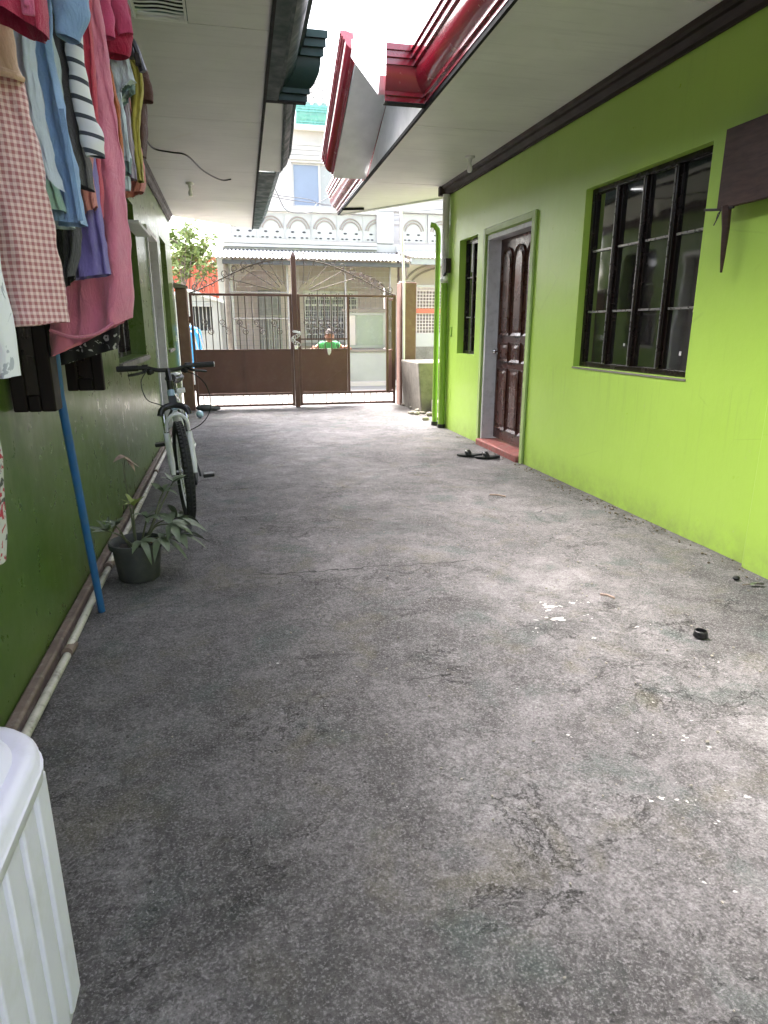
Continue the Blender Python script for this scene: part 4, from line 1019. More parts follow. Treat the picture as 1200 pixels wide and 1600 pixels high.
# pale building at the far left, red corrugated wall and tree
lb = thing('pale_house', 'small white house with a barred dark window beyond the left end of the gate', 'house', (-.8, 15.6, 0))
part('wall', wall_mb(lambda u, v, d: (u, 15.3+d, v), -3.6, -.12, -.3, 1.82, .2, [(-.70, -.30, 1.22, 1.72)]), M['white'], lb)
lw = part('window', MB().box(-.72, -.28, 15.27, 15.298, 1.18, 1.218).box(-.72, -.28, 15.27, 15.298, 1.722, 1.76), M['white'], lb)
part('pane', MB().box(-.70, -.30, 15.42, 15.44, 1.22, 1.72), M['slot'], lw)
for k in range(5): part('bar', MB().tube([(-.66+k*.08, 15.36, 1.22), (-.66+k*.08, 15.36, 1.72)], .010, 6), M['white'], lw)
part('gable', MB().slab([(-1.5, 15.31, 1.825), (-.10, 15.31, 1.825), (-.8, 15.31, 2.04)], (0, .15, 0)), M['white'], lb)
for s in (-1, 1): part('roof_edge', MB().bar((-.8, 15.27, 2.06), (-.8+s*.78, 15.27, 1.82), .06, .06), M['palewhite'], lb)
rw = thing('corrugated_wall', 'tall red oxide corrugated sheet wall behind the tree', 'wall', (-1.5, 22, 0))
mb = corrugated(-6, .15, 0, 0, 0, 1, .16, .03); mb.v = [(x, 22.0 + (z if y == 0 and False else 0) + d_, zz) for (x, y, z), d_, zz in zip(mb.v, [0]*len(mb.v), [0]*len(mb.v))]
mb = MB(); n = 330; vs = []; fs = []
for i in range(n+1):
    x = lerp(-6, .15, i/n); d = .035*math.sin(2*math.pi*x/.15); vs += [(x, 22+d, 1.0), (x, 22+d, 3.30)]
for i in range(n): fs.append((i*2, i*2+2, i*2+3, i*2+1))
mb.add(vs, fs); part('sheet', mb, M['redsheet'], rw, sharp=80)
part('cap_rail', MB().box(-6, .17, 21.94, 22.06, 3.305, 3.36), M['redsheet'], rw); part('back_post', MB().box(-.1, .1, 22.07, 22.2, 0, 3.3), M['bark'], rw)
part('base', MB().box(-6, .15, 21.9, 22.1, -.2, .99), M['white'], rw)
def tree(name, label, base, hgt, crown_c, crown_r, nleaf, seed, lsz=(.07, .13)):
    rnd = random.Random(seed)
    t_ = thing(name, label, 'tree', base)
    bx, by, bz = base
    mb = MB(); top = Vector(crown_c); pts = catmull([Vector(base), Vector((bx+.08, by, bz+hgt*.35)), Vector((bx-.05, by+.05, bz+hgt*.6)), top], 6)
    mb.tube(pts, [lerp(.10, .03, i/(len(pts)-1)) for i in range(len(pts))], 8); part('trunk', mb, M['bark'], t_)
    mb = MB(); tips = []
    for i in range(22):
        s_ = pts[rnd.randrange(len(pts)//2, len(pts))]
        e_ = top + Vector((rnd.uniform(-1,1)*crown_r[0], rnd.uniform(-1,1)*crown_r[1], rnd.uniform(-1,1)*crown_r[2]))
        m_ = s_.lerp(e_, .5) + Vector((rnd.uniform(-.1,.1), 0, rnd.uniform(-.02,.12)))
        mb.tube(catmull([s_, m_, e_], 4), [lerp(.025, .006, k/8) for k in range(9)], 5); tips += [m_.lerp(e_, .4), m_.lerp(e_, .75), e_]
    part('branch', mb, M['bark'], t_, kind='stuff')
    vs = []; fs = []
    for i in range(nleaf):
        c = tips[rnd.randrange(len(tips))] + Vector((rnd.gauss(0,.11), rnd.gauss(0,.11), rnd.gauss(0,.10)))
        a = Vector((rnd.gauss(0,1), rnd.gauss(0,1), rnd.gauss(0,.6))).normalized(); b = a.cross(Vector((rnd.gauss(0,1), rnd.gauss(0,1), rnd.gauss(0,1)))).normalized()
        l = rnd.uniform(*lsz); q = l*.34; k = len(vs); n_ = a.cross(b)*l*.15
        vs += [c-a*l, c-a*l*.2+b*q+n_, c+a*l, c-a*l*.2-b*q+n_]; fs += [(k, k+1, k+2, k+3)]
    part('crown', MB().add(vs, fs), M['leaf'], t_, kind='stuff', sharp=180)
tree('plumeria_tree', 'sunlit light green tree in front of the red corrugated wall', (-1.05, 18.6, -.2), 3.0, (-.98, 18.6, 3.32), (.85, .7, .42), 1300, 3)

# pink house at the right
ph = thing('pink_house', 'pinkish house front with mesh and a red band behind the right gate post', 'house', (5.4, 15.6, 0))
part('wall', MB().box(3.98, 8, F+.6, F+.8, 2.12, 2.96), M['housepink'], ph)
part('porch_arch', arch_face(4.1, 6.0, 2.18, 2.75, 2.95, F+.38, .1), M['housepink'], ph, sharp=60)
mb = MB()
for rr in (0, .10): mb.tube([(4.05 + 1.0*(1-math.cos(a_))+rr, F+.36, 2.22 + (.5+0*rr)*math.sin(a_)-rr*.8) for a_ in [i*math.pi/24 for i in range(13)]], .022, 6)
part('arch_moulding', mb, M['taupe'], ph, kind='stuff')
part('back_wall', MB().box(3.98, 8, F+2.0, F+2.1, -.3, 2.95), M['taupe'], ph)
part('lintel', MB().box(3.9, 8, F-.02, F+.06, 2.16, 2.21), M['white'], ph)
part('wire_mesh', mesh(3.95, 5.6, 1.16, 2.155, F+.02, .07, .016), M['housepink'], ph, kind='stuff')
part('red_band', MB().box(3.9, 8, F-.035, F-.001, 1.60, 1.70), M['redsheet'], ph)
part('low_wall', MB().box(3.9, 8, F-.05, F+.07, .86, 1.15), M['white'], ph)
part('low_wall', MB().box(3.9, 8, F-.06, F+.09, -.3, .858), M['concrete'], ph)
part('canopy_sheet', corrugated(3.97, 8, F-.55, 2.74, F+.9, 3.0, .085, .014), M['tin'], ph, sharp=60)
part('canopy_beam', MB().box(3.95, 8, F-.5, F-.44, 2.60, 2.72), M['tin'], ph)
# bright blue cart behind the left part of the gate
bc = thing('blue_stroller', 'bright blue covered stroller with pale curved handles behind the left end of the gate', 'stroller', (-.6, 13.2, 0))
mb = MB(); mb.slab([(-.80, 13.0, .55), (-.42, 13.0, .55), (-.50, 13.25, 1.25), (-.74, 13.25, 1.35)], (0, .3, 0)); part('cover', mb, M['bluecloth'], bc, bevel=.05)
for x in (-.58, -.48):
    part('handle', MB().tube(catmull([(x+.10, 12.95, .45), (x+.04, 12.95, .8), (x-.02, 12.97, 1.12), (x-.08, 13.05, 1.22)], 5), .014, 8), M['white'], bc)
for x in (-.74, -.46):
    mb = MB(); mb.lathe([(.13, -.02), (.15, -.02), (.15, .02), (.13, .02), (.13, -.02)], (x, 13.15, .15), 20, 'x'); part('wheel', mb, M['rubber'], bc)
part('axle', MB().tube([(-.74, 13.15, .15), (-.46, 13.15, .15)], .015, 8).tube([(-.6, 13.15, .15), (-.6, 13.15, .56)], .018, 8), M['scroll'], bc)
# overhead cables
def cable(label, pts, r, group=None, name='overhead_cable'):
    return single(name, MB().tube(catmull(pts, 8), r, 6), M['tindark'], label, 'cable', group)
cable('thin dark cable looping down from the left eave end', [atY(402, 281, 12.5), atY(420, 277, 12.8), atY(432, 300, 13.2), atY(447, 328, 13.6), atY(470, 333, 14), atY(488, 330, 14.3), atY(496, 318, 14.6), atY(520, 306, 15)], .008)
cable('upper of two thin cables crossing below the upstairs window', [atY(410, 290, 12.6), atY(430, 304, 13), atY(480, 311, 14), atY(530, 322, 15), atY(700, 312, 15.5)], .007)
cable('lower of two thin cables crossing below the upstairs window', [atY(400, 298, 12.7), atY(440, 310, 13), atY(500, 318, 14), atY(600, 330, 15), atY(720, 326, 15.5)], .007)
cable('thin cable crossing the bright sky between the two roofs', [atY(485, 30, 9), atY(520, 40, 8.5), atY(552, 52, 7.2)], .006)

# ================================================================== WASHING ON THE LINE
M['gingham'] = m_gingham()
M['peach'] = m_fabric('peach cotton', (.72, .47, .34))
M['crimson'] = m_fabric('crimson cotton', (.42, .014, .065), .25)
M['placket'] = m_fabric('pink placket cotton', (.60, .12, .25))
M['paleblue'] = m_fabric('pale grey blue cotton', (.48, .55, .66))
M['blue'] = m_fabric('chambray blue cotton', (.26, .42, .70), .15)
M['charcoal'] = m_fabric('charcoal jersey', (.060, .056, .060))
M['blackcloth'] = m_fabric('black jersey', (.010, .010, .011))
M['striped'] = m_stripe('white jersey with dark stripes', (.72, .72, .73), (.05, .055, .07), .042, .74, 2, .25)
M['salmon'] = m_fabric('salmon cotton', (.66, .24, .20))
M['pink'] = m_fabric('rose pink crepe', (.76, .22, .34), .10, sheen=.4)
M['hotpink'] = m_fabric('coral red cotton', (.60, .045, .085))
M['purple'] = m_fabric('violet blue cotton', (.19, .15, .44))
M['rose'] = m_fabric('deep pink cotton', (.62, .075, .21))
M['icewhite'] = m_fabric('pale ice blue cotton', (.58, .68, .74), .12, patch=(.60, .62, .63))
M['orange'] = m_fabric('rust orange cotton', (.50, .14, .03))
M['teal'] = m_fabric('teal hem cotton', (.14, .24, .23))
M['mauve'] = m_stripe('mauve grey striped cotton', (.17, .13, .17), (.34, .29, .32), .02, .55, 0)
M['yellow'] = m_fabric('mustard yellow cotton', (.46, .40, .06))
M['brown'] = m_fabric('chocolate brown cotton', (.085, .030, .018), .3)
M['mint'] = m_fabric('mint cotton', (.28, .45, .38))
M['printwhite'] = m_print('white cotton with faint grey print', (.78, .79, .86), (((.42, .44, .52), .58),), 16)
M['blackprint'] = m_print('black cotton with white leaf print', (.012, .012, .013), (((.42, .42, .42), .60),), 24)
M['floral'] = m_print('floral cotton red and white', (.50, .50, .50), (((.36, .02, .05), .53), ((.05, .06, .05), .58)), 30)
LINEZ = 2.45; LINEX = -.50
ln = thing('clothes_line', 'thin washing line under the left eave carrying the row of clothes', 'clothes line', (LINEX, 2.4, LINEZ))
part('cord', MB().tube([(LINEX, y, LINEZ - .02*math.sin(math.pi*(y-.2)/3.5)) for y in [.2 + 3.5*i/16 for i in range(17)]], .004, 6), M['black'], ln)
part('hook', MB().tube(catmull([(LINEX, .2, ZS), (LINEX, .2, LINEZ+.05), (LINEX, .2, LINEZ)], 4), .006, 6), M['black'], ln)
part('hook', MB().tube(catmull([(LINEX, 3.7, ZS), (LINEX, 3.7, LINEZ+.05), (LINEX, 3.7, LINEZ)], 4), .006, 6), M['black'], ln)

def cloth_mb(rows, Y, depth, nf, amp, seed, hem=(0, 0), steps=34, n=44, sway=0.0, wr=.015):
    """rows: (z, xl, xr) descending. closed flattened sleeve of cloth with vertical folds, open at the hem"""
    zs = [r_[0] for r_ in rows]
    def at(z):
        for a, b in zip(rows[:-1], rows[1:]):
            if b[0] <= z <= a[0]:
                t_ = (a[0]-z)/max(1e-6, a[0]-b[0]); return lerp(a[1], b[1], t_), lerp(a[2], b[2], t_)
        return rows[-1][1:]
    zt, zb = zs[0], zs[-1]; vs = []; fs = []
    for i in range(steps+1):
        t_ = i/steps; z = lerp(zt, zb, t_); xl, xr = at(z)
        c, hw = (xl+xr)/2, (xr-xl)/2
        for k in range(n):
            a = 2*math.pi*k/n; ca, sa = math.cos(a), math.sin(a)
            u = math.copysign(abs(ca)**.75, ca)
            g = lerp(.25, 1, t_)
            nz = noise.noise((u*2.2 + seed*3.1, z*1.3, sa*.6 + seed)) 
            fold = amp*g*(math.sin(nf*u*math.pi + seed*2.0 + nz*2.2 + z*.8)*.7 + nz*.9)
            w2 = (noise.noise((u*5+seed, z*9 + u*4, seed*1.7 + (sa > 0)))*.9 + noise.noise((u*13+seed, z*24 - u*9, seed*2.3))*.55)*wr
            d = (depth + (.004 if t_ > .955 else 0))*(.45+.55*g)*math.copysign(abs(sa)**.8, sa)
            x = c + hw*u + noise.noise((z*4, seed*5.0, u))*.006*g + w2*.5
            y = Y + d + fold + w2 + sway*t_
            zz = z + lerp(hem[0], hem[1], (u+1)/2)*smoothstep((t_-.55)/.45) + fold*.12*t_
            vs.append((x, y, zz))
    for i in range(steps):
        for k in range(n):
            l = (k+1) % n; fs.append((i*n+k, (i+1)*n+k, (i+1)*n+l, i*n+l))
    fs.append(tuple(range(n)))
    return MB().add(vs, fs)
def rows_px(px, Y, top=True, shoulder=.9):
    r_ = []
    for (py, a, b) in px:
        A, B = atY(a, py, Y), atY(b, py, Y); r_.append(((A.z+B.z)/2, A.x, B.x))
    if top and r_[0][0] < LINEZ - .12:
        z0_, a, b = r_[0]; c = (a+b)/2; hw = (b-a)/2
        r_ = [(LINEZ+.01, lerp(c, LINEX, .8)-.025, lerp(c, LINEX, .8)+.025), (LINEZ-.06, lerp(c-hw*shoulder, LINEX, .3), lerp(c+hw*shoulder, LINEX, .3))] + r_ if LINEZ-.06 > z0_+.02 else r_
    return r_
GRP = 'clothes on the washing line'
def garment(name, label, cat, m, px, Y, depth=.05, nf=2.5, amp=.02, seed=0, hem=(0, 0), group=GRP, top=True, parent=None, pname=None, solid=.002, **k):
    mb = cloth_mb(rows_px(px, Y, top), Y, depth, nf, amp, seed, hem, **k)
    if parent is not None: return part(pname or name, mb, m, parent, sharp=180)
    xs, ys, zs = zip(*mb.v); c = Vector(((min(xs)+max(xs))/2, Y, min(zs)))
    mb.v = [(x-c.x, y-c.y, z-c.z) for x, y, z in mb.v]
    o = part(name, mb, m, sharp=180); o.location = c
    return tag(o, label, cat, group)
def sleeve(parent, m, pts, Y, rad, flat=.55, seed=0, name='sleeve', wr=.010):
    P = catmull([atY(a, b, Y + dy) for a, b, dy in pts], 6); n = len(P)
    rr = []
    for i in range(n):
        f = i/(n-1)*(len(rad)-1); j = min(int(f), len(rad)-2); rr.append(lerp(rad[j], rad[j+1], f-j))
    mb = MB(); mb.tube(P, rr, 22, cap=False, flat=flat, flatv=(0, 1, 0))
    mb.v = [(x + wr*noise.noise((x*22+seed, y*22, z*22)), y + wr*1.4*noise.noise((x*18, y*18+seed, z*26)), z + wr*.6*noise.noise((x*20, y*20, z*20+seed))) for x, y, z in mb.v]
    return part(name, mb, m, parent, sharp=180)

garment('printed_skirt', 'floral red and white garment hanging lowest at the very left edge', 'skirt', M['floral'], [(200, -140, -40), (600, -80, -8), (700, -70, -3), (760, -66, 2), (840, -60, 8), (878, -55, 8)], 1.20, .03, 3, .012, 1)
garment('white_blouse', 'white blouse with faint grey print hanging in front of the gingham dress', 'blouse', M['printwhite'], [(100, -160, -30), (300, -130, -12), (400, -120, 1), (470, -110, 12), (540, -110, 22), (592, -105, 29)], 1.36, .035, 2.2, .010, 2, hem=(-.01, .004))
g = thing('gingham_dress', 'long dress with peach top and red gingham skirt at the left edge', 'dress', (-.55, 1.60, 1.28), group=GRP)
garment('skirt', '', '', M['gingham'], [(95, -190, 26), (118, -190, 36), (170, -190, 48), (290, -180, 72), (400, -165, 92), (508, -150, 108)], 1.60, .055, 2.6, .016, 3, hem=(-.02, .006), top=False, parent=g, pname='skirt', solid=0)
garment('bodice', '', '', M['peach'], [(-200, -150, 15), (30, -160, 14), (80, -165, 27), (122, -170, 38)], 1.595, .05, 2.5, .012, 4, top=True, parent=g, pname='bodice')
part('waist_seam', MB().tube([atY(-20, 108, 1.535), atY(4, 112, 1.535), atY(24, 118, 1.54), atY(36, 124, 1.56)], [.008, .008, .007, .005], 8), M['peach'], g)
g = thing('crimson_shirt', 'crimson shirt with a pink button placket overlapping the gingham dress at the top', 'shirt', (-.4, 1.48, 1.8), group=GRP)
garment('shirt_body', '', '', M['crimson'], [(-400, -110, 20), (-120, -100, 58), (0, -90, 70), (44, -60, 74)], 1.48, .05, 2, .016, 5, hem=(.045, -.012), top=True, parent=g, pname='shirt_body')
part('placket', MB().slab([atY(26, -60, 1.412), atY(48, -60, 1.412), atY(56, 27, 1.415), atY(36, 24, 1.412)], (0, -.006, .001)), M['placket'], g, bevel=.002)
for py in (-30, 4): part('button', MB().ball(tuple(atY(40 + py*.1, py, 1.402)), .006, 8, 5, (1, .4, 1)), M['placket'], g)
garment('pale_blue_shirt', 'pale grey blue shirt beside the gingham dress', 'shirt', M['paleblue'], [(-200, -20, 40), (0, 0, 48), (45, 5, 52), (110, 15, 58), (180, 25, 69), (250, 40, 82), (288, 50, 93)], 1.80, .045, 2.2, .014, 6, hem=(.05, -.012))
garment('mint_blouse', 'mint green top peeping out below the blue shirt', 'top', M['mint'], [(-100, -10, 40), (200, 20, 58), (280, 45, 88), (330, 48, 103)], 1.90, .03, 2, .010, 7)
g = thing('blue_shirt', 'mid blue chambray shirt with a short sleeve near the left edge', 'shirt', (-.4, 1.97, 1.5), group=GRP)
garment('shirt_body', '', '', M['blue'], [(-100, 10, 78), (60, 25, 82), (150, 35, 98), (250, 50, 118), (348, 60, 134)], 1.97, .045, 2.4, .018, 8, hem=(.0, -.005), parent=g, pname='shirt_body')
sleeve(g, M['blue'], [(96, -120, 0), (104, -40, -.02), (110, 20, -.03), (108, 62, -.04)], 1.93, [.045, .046, .042, .028], .6, 3)
part('placket', MB().bar(atY(96, 170, 1.905), atY(126, 345, 1.905), .012, .004, (0,1,0)), M['blue'], g)
garment('white_vest', 'white top whose hem shows just below the blue shirt', 'vest', M['icewhite'], [(100, 40, 90), (300, 70, 112), (356, 74, 117)], 2.06, .03, 2, .008, 9)
garment('charcoal_shirt', 'charcoal grey shirt between the blue shirt and the striped sleeve', 'shirt', M['charcoal'], [(-60, 30, 102), (70, 45, 112), (150, 60, 123), (220, 70, 133), (292, 84, 147)], 2.16, .045, 2, .016, 10, hem=(.02, -.008))
garment('black_dress', 'long black dress half hidden behind the blue shirt', 'dress', M['blackcloth'], [(-60, 30, 100), (70, 40, 108), (300, 70, 116), (400, 85, 128), (442, 90, 118)], 2.28, .05, 2.6, .016, 11, hem=(-.02, .02))
g = thing('striped_shirt', 'white top with dark stripes and a rolled sleeve end hanging before the pink dress', 'top', (-.40, 2.10, 1.8), group=GRP)
sleeve(g, M['striped'], [(108, -120, 0), (112, 20, 0), (120, 110, 0), (134, 180, 0), (146, 224, -.01), (150, 246, -.01)], 2.10, [.030, .024, .022, .024, .030, .026], .8, 5, name='shirt_body', wr=.008)
garment('salmon_shirt', 'salmon pink top showing between the charcoal shirt and the pink dress', 'top', M['salmon'], [(150, 95, 132), (260, 112, 145), (328, 122, 155)], 2.36, .03, 2, .012, 12, hem=(-.03, .01))
garment('violet_skirt', 'violet blue skirt in front of the lower pink dress', 'skirt', M['purple'], [(150, 80, 130), (250, 98, 148), (330, 104, 158), (400, 108, 168), (432, 110, 173)], 2.42, .045, 2.8, .022, 13, hem=(-.012, .008))
garment('coral_dress', 'coral red dress just in front of the long pink dress', 'dress', M['hotpink'], [(-60, 90, 140), (150, 110, 150), (250, 118, 157), (340, 120, 163)], 2.50, .03, 2, .014, 14)
g = thing('pink_dress', 'long rose pink dress with a draped hem, the longest one in the row', 'dress', (-.48, 2.62, 1.2), group=GRP)
garment('dress_body', '', '', M['pink'], [(-60, 88, 148), (0, 85, 155), (60, 85, 165), (130, 85, 176), (250, 80, 191), (330, 78, 199), (420, 76, 207), (480, 74, 211), (510, 74, 208)], 2.62, .06, 3.0, .030, 15, hem=(-.105, .03), parent=g, pname='dress_body', steps=46, n=56)
garment('underskirt', '', '', M['rose'], [(300, 95, 190), (420, 86, 200), (500, 84, 204)], 2.67, .03, 2.4, .016, 16, hem=(-.03, .02), parent=g, pname='underskirt', top=False)
part('hem_fold', MB().tube(catmull([atY(78, 516, 2.53), atY(115, 527, 2.515), atY(150, 522, 2.515), atY(178, 505, 2.53)], 6), .006, 6), M['pink'], g)
garment('black_print_skirt', 'black skirt with a white leaf print below the pink dress', 'skirt', M['blackprint'], [(350, 105, 180), (470, 88, 190), (540, 84, 190), (562, 86, 184)], 2.95, .04, 3, .016, 17, hem=(-.03, .045))
g = thing('rose_shirt', 'deep pink shirt with scalloped short sleeve behind the pink dress', 'shirt', (-.4, 2.78, 2.2), group=GRP)
sleeve(g, M['rose'], [(128, -120, 0), (146, -30, 0), (157, 25, 0), (161, 58, 0)], 2.76, [.05, .05, .045, .040], .5, 7, name='shirt_body')
g = thing('wine_shirt', 'wine red shirt hanging above the pale ice blue sleeve', 'shirt', (-.4, 2.9, 2.2), group=GRP)
sleeve(g, M['crimson'], [(150, -100, 0), (165, -20, 0), (178, 35, 0), (180, 88, 0)], 2.90, [.06, .065, .062, .05], .5, 8, name='shirt_body')
sleeve(g, M['rose'], [(165, -60, 0), (185, 10, 0), (195, 54, 0)], 2.88, [.035, .032, .028], .6, 9, name='sleeve')
hg = thing('clothes_hanger', 'black plastic clothes hanger above the pale ice blue sleeve', 'hanger', tuple(atY(195, 60, 3.02)))
hb = MB(); hb.tube(catmull([atY(160, 100, 3.02), atY(178, 74, 3.02), atY(195, 58, 3.02), atY(208, 68, 3.02), atY(224, 112, 3.02)], 5), .014, 8); part('shoulder_bar', hb, M['black'], hg)
part('hook', MB().tube(catmull([atY(196, 58, 3.02), atY(197, 40, 3.02), atY(192, 30, 3.02), atY(188, 38, 3.02)], 5), .006, 6), M['black'], hg)
for (a, b) in ((186, 66), (204, 74), (214, 84)):
    part('clip', MB().bar(atY(a, b, 3.0), atY(a+3, b+18, 3.0), .022, .03, (0,1,0)), M['black'], hg, bevel=.004)
g = thing('ice_blue_shirt', 'pale ice blue shirt with wide short sleeve under the black hanger', 'shirt', (-.36, 3.02, 2.0), group=GRP)
garment('shirt_body', '', '', M['icewhite'], [(84, 168, 200), (110, 168, 207), (135, 172, 213), (150, 176, 205)], 3.00, .05, 1.6, .014, 18, hem=(-.035, .035), parent=g, pname='shirt_body', top=False)
garment('sleeve_cuff', '', '', M['teal'], [(128, 178, 212), (142, 180, 212), (152, 182, 205)], 3.03, .045, 1.6, .010, 19, hem=(-.04, .02), parent=g, pname='sleeve_cuff', top=False)
garment('orange_blouse', 'rust orange top next to the long pink dress', 'top', M['orange'], [(100, 150, 172), (170, 158, 186), (230, 162, 193), (264, 166, 195)], 2.84, .03, 2, .014, 20, hem=(-.03, .01))
g = thing('white_shirt', 'white shirt with a teal hem behind the orange top', 'shirt', (-.38, 3.0, 1.8), group=GRP)
garment('shirt_body', '', '', M['icewhite'], [(140, 168, 188), (200, 174, 198), (254, 178, 204)], 2.97, .03, 1.6, .012, 21, parent=g, pname='shirt_body', top=False)
garment('hem_band', '', '', M['teal'], [(246, 178, 203), (266, 180, 205), (271, 181, 205)], 2.965, .034, 1.6, .012, 21, parent=g, pname='hem_band', top=False)
garment('striped_blouse', 'mauve grey striped blouse between the white shirt and the yellow top', 'blouse', M['mauve'], [(150, 176, 200), (230, 186, 208), (280, 192, 213)], 3.12, .03, 2, .012, 22)
garment('ice_shorts', 'pale ice blue cloth whose end shows below the teal hem', 'cloth', M['icewhite'], [(240, 180, 200), (270, 184, 202), (297, 186, 203)], 3.08, .02, 1.4, .006, 23)
garment('yellow_blouse', 'mustard yellow top hanging as a thin strip near the end of the row', 'top', M['yellow'], [(108, 202, 221), (140, 206, 224), (200, 203, 217), (284, 214, 225)], 3.22, .025, 1.5, .012, 24)
g = thing('brown_shirt', 'chocolate brown shirt at the far end of the row', 'shirt', (-.30, 3.4, 1.9), group=GRP)
garment('shirt_body', '', '', M['brown'], [(110, 206, 226), (150, 206, 228), (200, 208, 231), (246, 212, 228)], 3.40, .035, 1.6, .014, 25, parent=g, pname='shirt_body', top=True)
sleeve(g, M['brown'], [(216, 105, 0), (224, 135, -.02), (228, 160, -.03)], 3.38, [.035, .04, .034], .6, 11)
garment('salmon_shorts', 'salmon shorts hanging lowest at the far end of the row', 'shorts', M['salmon'], [(240, 196, 222), (278, 196, 227), (294, 193, 228), (305, 192, 224)], 3.30, .04, 1.6, .012, 26, hem=(-.01, .015))

# blue prop leaning under the line
mb = MB(); pts = [(-.655, 3.05, 0), (-.658, 2.945, .5), (-.66, 2.83, 1.03), (-.60, 2.62, 2.0), (-.52, 2.52, 2.44)]
mb.tube(pts, [.0165, .017, .017, .015, .012], 12); single('blue_pole', mb, M['bluepole'], 'long blue painted pole leaning up under the washing from the pipe', 'pole')

# ================================================================== BICYCLE (local frame: front towards -Y), leaning on the olive wall
bike = thing('bicycle', 'white mountain bike seen from the front leaning by the olive wall', 'bicycle', (-.335, 5.05, .0), rot=(0, -R(5.5), R(1.5)))
WR = .335
def L(name, mb, m, parent=None, **k): return part(name, mb, m, parent or bike, local=True, **k)
HB = Vector((0, -.14, 1.0)); FA = Vector((0, -.46, WR)); RA = Vector((0, .60, WR)); BB = Vector((0, .16, .30)); ST = Vector((0, .33, .74)); HT = Vector((0, -.20, .86)); HL = Vector((0, -.255, .73))
steer = R(9)
def sv(p):   # rotate about the steering axis through HT/HL
    ax = (HT-HL).normalized(); return HL + Matrix.Rotation(steer, 3, ax) @ (Vector(p)-HL)
def wheel(c, tr, front):
    T = lambda m: (setattr(m, 'v', [tuple(tr(Vector(p)+c)) for p in m.v]), m)[1]
    mb = MB(); r_ = WR-.028; prof = [(r_ + .031*math.cos(a), .032*math.sin(a)) for a in [2*math.pi*k/14 for k in range(15)]]
    mb.lathe(prof, (0,0,0), 48, 'x')
    w_ = L('front_wheel' if front else 'rear_wheel', T(mb), M['rubber'])
    mb = MB()
    for k in range(64):
        a = 2*math.pi*k/64
        for s in ((-.015,0), (.015,.05)):
            q = a+s[1]; p_ = Vector((s[0], math.cos(q)*(WR+.001), math.sin(q)*(WR+.001))); tq = Vector((0, -math.sin(q), math.cos(q)))
            mb.bar(p_ - tq*.010, p_ + tq*.010, .016, .007, (0, math.cos(q), math.sin(q)))
    L('tread', T(mb), M['rubber'], w_, kind='stuff')
    mb = MB(); mb.lathe([(WR-.052, -.013), (WR-.062, -.010), (WR-.062, .010), (WR-.052, .013), (WR-.044, .012), (WR-.044, -.012), (WR-.052, -.013)], (0,0,0), 48, 'x'); L('rim', T(mb), M['bikewhite'] if front else M['black'], w_)
    mb = MB()
    for k in range(28):
        a = 2*math.pi*k/28; b = a + (.5 if k % 2 else -.5); s = .026 if k % 4 < 2 else -.026
        mb.tube([(s, .02*math.cos(b), .02*math.sin(b)), (0, (WR-.06)*math.cos(a), (WR-.06)*math.sin(a))], .0013, 4, cap=False)
    L('spokes', T(mb), M['chrome'], w_, kind='stuff')
    mb = MB(); mb.lathe([(.001, -.05), (.012, -.05), (.012, -.032), (.026, -.03), (.014, -.015), (.014, .015), (.026, .03), (.012, .032), (.012, .05), (.001, .05)], (0,0,0), 16, 'x'); L('hub', T(mb), M['chrome'], w_)
wheel(FA, sv, True); wheel(RA, lambda p: p, False)
S = lambda m: (setattr(m, 'v', [tuple(sv(p)) for p in m.v]), m)[1]
# fork: black crown, white legs, stanchions
fk = L('fork_crown', S(MB().tube(catmull([(-.095, -.30, .70), (-.075, -.285, .745), (0, -.265, .765), (.075, -.285, .745), (.095, -.30, .70)], 5), [.022]*21, 10).bar((0, -.262, .76), (0, -.235, .82), .05, .05)), M['black'])
for s in (-1, 1):
    L('fork_leg', S(MB().tube([(s*.072, FA.y-.012, FA.z-.02), (s*.072, FA.y+.01, FA.z+.05), (s*.074, -.345, .58)], [.016, .022, .023], 12)), M['bikewhite'], fk)
    L('stanchion', S(MB().tube([(s*.074, -.345, .58), (s*.076, -.295, .71)], .0145, 10)), M['chrome'], fk)
L('fork_brace', S(MB().tube(catmull([(-.073, -.37, .60), (-.066, -.385, .665), (-.035, -.392, .705), (0, -.394, .716), (.035, -.392, .705), (.066, -.385, .665), (.073, -.37, .60)], 4), .013, 8)), M['bikewhite'], fk)
for s in (-1, 1):
    L('brake_arm', S(MB().tube([(s*.06, -.335, .64), (s*.045, -.345, .70), (s*.02, -.345, .74)], .008, 8)), M['black'], fk)
# frame
fr = L('frame', MB().tube([HT, HL], .026, 14), M['bikeblue'])
L('down_tube', MB().tube([HL, BB], .024, 12), M['bikewhite'], fr); L('top_tube', MB().tube([HT + V(0,.02,-.02), ST], .020, 12), M['bikewhite'], fr)
L('seat_tube', MB().tube([BB, ST + V(0,.02,.05)], .019, 12), M['bikewhite'], fr)
for s in (-1, 1):
    L('seat_stay', MB().tube([ST + V(s*.015,0,-.04), V(s*.055, RA.y, RA.z)], .010, 8), M['bikewhite'], fr); L('chain_stay', MB().tube([BB + V(s*.03,0,0), V(s*.06, RA.y, RA.z)], .011, 8), M['bikewhite'], fr)
L('seat_post', MB().tube([ST + V(0,.02,.05), ST + V(0,.05,.14)], .014, 10), M['chrome'])
sd = []
mb = MB(); n = 12; rings = []
for i in range(n+1):
    t_ = i/n; y = .25 + .27*t_; hw = lerp(.022, .075, smoothstep((t_-.35)/.5)) * (1 if t_ < .95 else .9); zc = .905 + .012*math.cos(t_*5)
    rings.append([(hw*math.cos(a), y, zc + (.028 if math.sin(a) > 0 else .035)*math.sin(a)) for a in [2*math.pi*k/14 for k in range(14)]])
